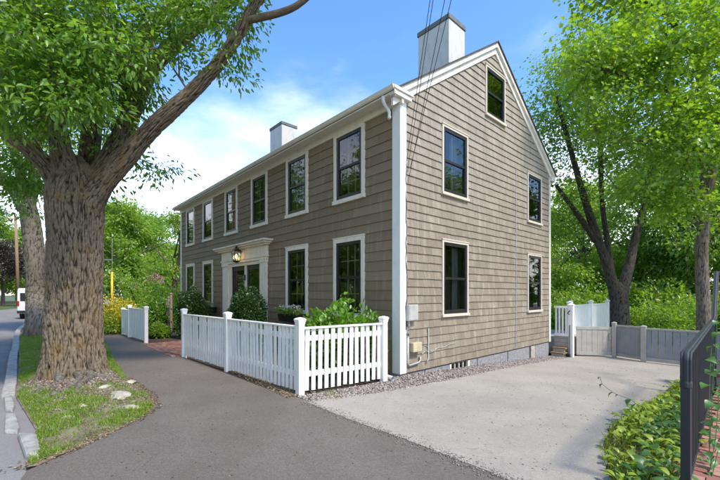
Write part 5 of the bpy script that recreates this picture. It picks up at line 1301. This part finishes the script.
def vine(pts, nl, off, leafsize=1.0):
    pts = np.array(pts, float); m.tube(pts - vb, .0035, 5)
    seg = np.linspace(0, len(pts) - 1.001, nl)
    for s_ in seg:
        i = int(s_); p = pts[i] + (pts[i + 1] - pts[i]) * (s_ - i); o = link('leaf', rj.choice(LH), vn)
        o.location = p - vb + np.array([rj.uniform(-off, off), rj.uniform(-off, off), rj.uniform(-off, off)]); k = rj.uniform(.7, 1.2) * leafsize; o.scale = (k, k, k)
        o.rotation_euler = (rj.uniform(-.5, .5), rj.uniform(.1, .9), rj.uniform(-2.6, -.6))
vine([(4.27, -.5, 0), (4.26, -.2, .35), (4.25, .1, .62), (4.24, .5, .85), (4.20, 1.2, 1.02), (4.16, 1.9, 1.13)], 12, .03)
vine([(4.30, -.9, 0), (4.32, -.6, .25), (4.31, -.2, .45), (4.29, .3, .60), (4.27, .8, .70)], 10, .04)
vine([(4.32, -1.0, 0), (4.34, -.7, .15), (4.36, -.2, .22), (4.33, .4, .30)], 9, .05)
vine([(4.28, -.6, 0), (4.27, -.5, .5), (4.26, -.3, .8), (4.24, .1, .98)], 7, .03)
tr = [(4.2, -1.30, .0), (4.16, -1.33, .45)] + [P(a, b, 2.95) for a, b in ((676, 413), (668, 411), (652, 410), (636, 404), (631, 399.5), (618, 395), (613, 392.5), (607, 388), (602, 384), (600, 377))]
m.tube(np.array(tr) - vb, .0018, 5)
for px, py, s_ in ((631, 399.5, .75), (636, 404, .9), (613, 392.5, .65), (602, 384, .5), (618, 395, .35), (600, 377, .3), (668, 411, .9)):
    o = link('leaf', rj.choice(LH), vn); o.location = P(px, py, 2.95) - vb; o.scale = (s_,) * 3; o.rotation_euler = (rj.uniform(-.6, .6), rj.uniform(.7, 1.3), rj.uniform(-3.4, -2.2))
m.build('stem', 'leaf_cover_dark', vn, local=True)

# ------------------------------------------------------------------ street furniture, van, wires
gw = P(112, 300, 15.8); gw[2] = 0
sg = thing('guy_wire', (gw[0], gw[1], 0), 'yellow guarded guy wire with a grey strut beside the golden bush', 'guy wire')
ztop = 1.55 + (293 - 272) / FPX * 15.8; zarm = 1.55 + (293 - 260) / FPX * 15.8
m = MB(); m.tube([(gw[0], gw[1], .1), (gw[0], gw[1], ztop)], .045, 10); m.build('guard', 'yellow', sg, smooth=True)
m = MB(); m.tube([(gw[0], gw[1], 0), (gw[0], gw[1], zarm), (gw[0], gw[1], zarm + .9)], .014, 6); m.build('wire', 'steel', sg)
arm = P(84, 260, 15.8); m = MB(); m.tube([(gw[0], gw[1], zarm), arm], .035, 8); m.build('strut', 'steel', sg)
up = thing('utility_pole', (arm[0], arm[1], 0), 'wooden utility pole hidden behind the big trunk, holding the strut', 'pole')
m = MB(); m.tube([(arm[0], arm[1], -.1), (arm[0], arm[1], 9)], [.15, .11], 12); m.build('pole_shaft', 'polewood', up, smooth=True); m = MB(); m.box(arm[0] - .9, arm[0] + .9, arm[1] - .05, arm[1] + .05, 8.3, 8.42); m.build('crossarm', 'polewood', up)
tp = P(18.5, 305, 48); tp[2] = 0
up2 = thing('utility_pole', (tp[0], tp[1], 0), 'brown wooden utility pole on the lawn beyond the white van', 'pole')
m = MB(); tq = P(15.5, 215, 48); m.tube([(tp[0], tp[1], -.1), tq], [.19, .15], 12); m.build('pole_shaft', 'polewood', up2, smooth=True); m = MB(); m.bar(tq + np.array([0, -1, -.5]), tq + np.array([0, 1, -.5]), .1, .12); m.build('crossarm', 'polewood', up2)
# van parked down the road
vc = P(45, 293, 25.5); van = thing('parked_van', (vc[0], vc[1], -.10), 'white van parked down the road behind the slimmer tree', 'van', None, math.atan2(.24, -1))
def extr(prof, y0, y1):
    m = MB(); n = len(prof); m.v += [(x, y0, z) for x, z in prof] + [(x, y1, z) for x, z in prof]
    m.f.append(tuple(range(n))); m.f.append(tuple(range(n, 2 * n))[::-1])
    for j in range(n): m.f.append((j, n + j, n + (j + 1) % n, (j + 1) % n))
    return m
extr([(-2.3, .35), (2.3, .35), (2.4, .6), (2.3, .95), (1.55, 1.15), (.9, 1.85), (.6, 1.92), (-2.15, 1.95), (-2.3, 1.8), (-2.36, .9)], -.88, .88).build('body', 'vanwhite', van, local=True, bevel=.06)
for x in (-1.45, 1.5):
    for s_ in (-.8, .8):
        m = MB(); m.tube([(x, s_ - .1, .33), (x, s_ + .1, .33)], .33, 18); wh = m.build('wheel', 'rubber', van, local=True); m = MB(); m.tube([(x, s_ - .11, .33), (x, s_ + .11, .33)], .19, 14); m.build('rim', 'steel', wh, local=True)
m = MB(); m.box(-2.375, -2.30, -.72, -.05, 1.15, 1.65); m.box(-2.375, -2.30, .05, .72, 1.15, 1.65); m.build('rear_window', 'black', van, local=True)
for s_ in (-1, 1):
    m = MB(); m.box(.0, .75, s_ * .885, s_ * .86, 1.2, 1.68); m.build('side_window', 'black', van, local=True)
    m = MB(); m.box(-2.38, -2.30, s_ * .86, s_ * .76, .85, 1.15); m.build('tail_light', 'red', van, local=True)
m = MB(); m.box(-2.46, -2.30, -.85, .85, .38, .55); m.build('bumper', 'rubber', van, local=True)
m = MB(); m.hexa([(1.52, -.75, 1.20), (1.6, -.75, 1.18), (1.6, .75, 1.18), (1.52, .75, 1.20), (.92, -.7, 1.84), (1.0, -.7, 1.82), (1.0, .7, 1.82), (.92, .7, 1.84)]); m.build('windscreen', 'black', van, local=True)
# overhead service wires: from the gable to a pole across the street
A0 = np.array([.06, .13, 3.75])
for i, (px, za, ya) in enumerate(((430, 4.0, .13), (433, 3.8, .15), (444.5, 3.6, .17), (451, 3.9, .24))):
    A_ = np.array([.05, ya, za]); Q = P(px, 0, 4.6); E_ = A_ + (Q - A_) * 5.0
    pts = [A_ + (E_ - A_) * t + np.array([0, 0, -1.1 * (t - .2) * (1 - t) * (1 if t > .2 else .2)]) for t in np.linspace(0, 1, 24)]
    m = MB(); m.tube(np.array(pts), .0042, 6); tag(m.build('overhead_wire', 'cable'), 'black overhead service wire running to the gable corner', 'wire', 'service wires to the house')
    if i == 1: EP = E_
po = thing('utility_pole', (EP[0], EP[1], 0), 'wooden utility pole across the street carrying the service wires', 'pole')
m = MB(); m.tube([(EP[0], EP[1], -.2), (EP[0], EP[1], EP[2] + 1.5)], [.17, .12], 12); m.build('pole_shaft', 'polewood', po, smooth=True)
m = MB(); m.box(EP[0] - 1.4, EP[0] + 1.4, EP[1] - .06, EP[1] + .06, EP[2] - .1, EP[2] + .04); m.build('crossarm', 'polewood', po)
print('clapboards', ncl, 'shingles', nsh, len(cand))
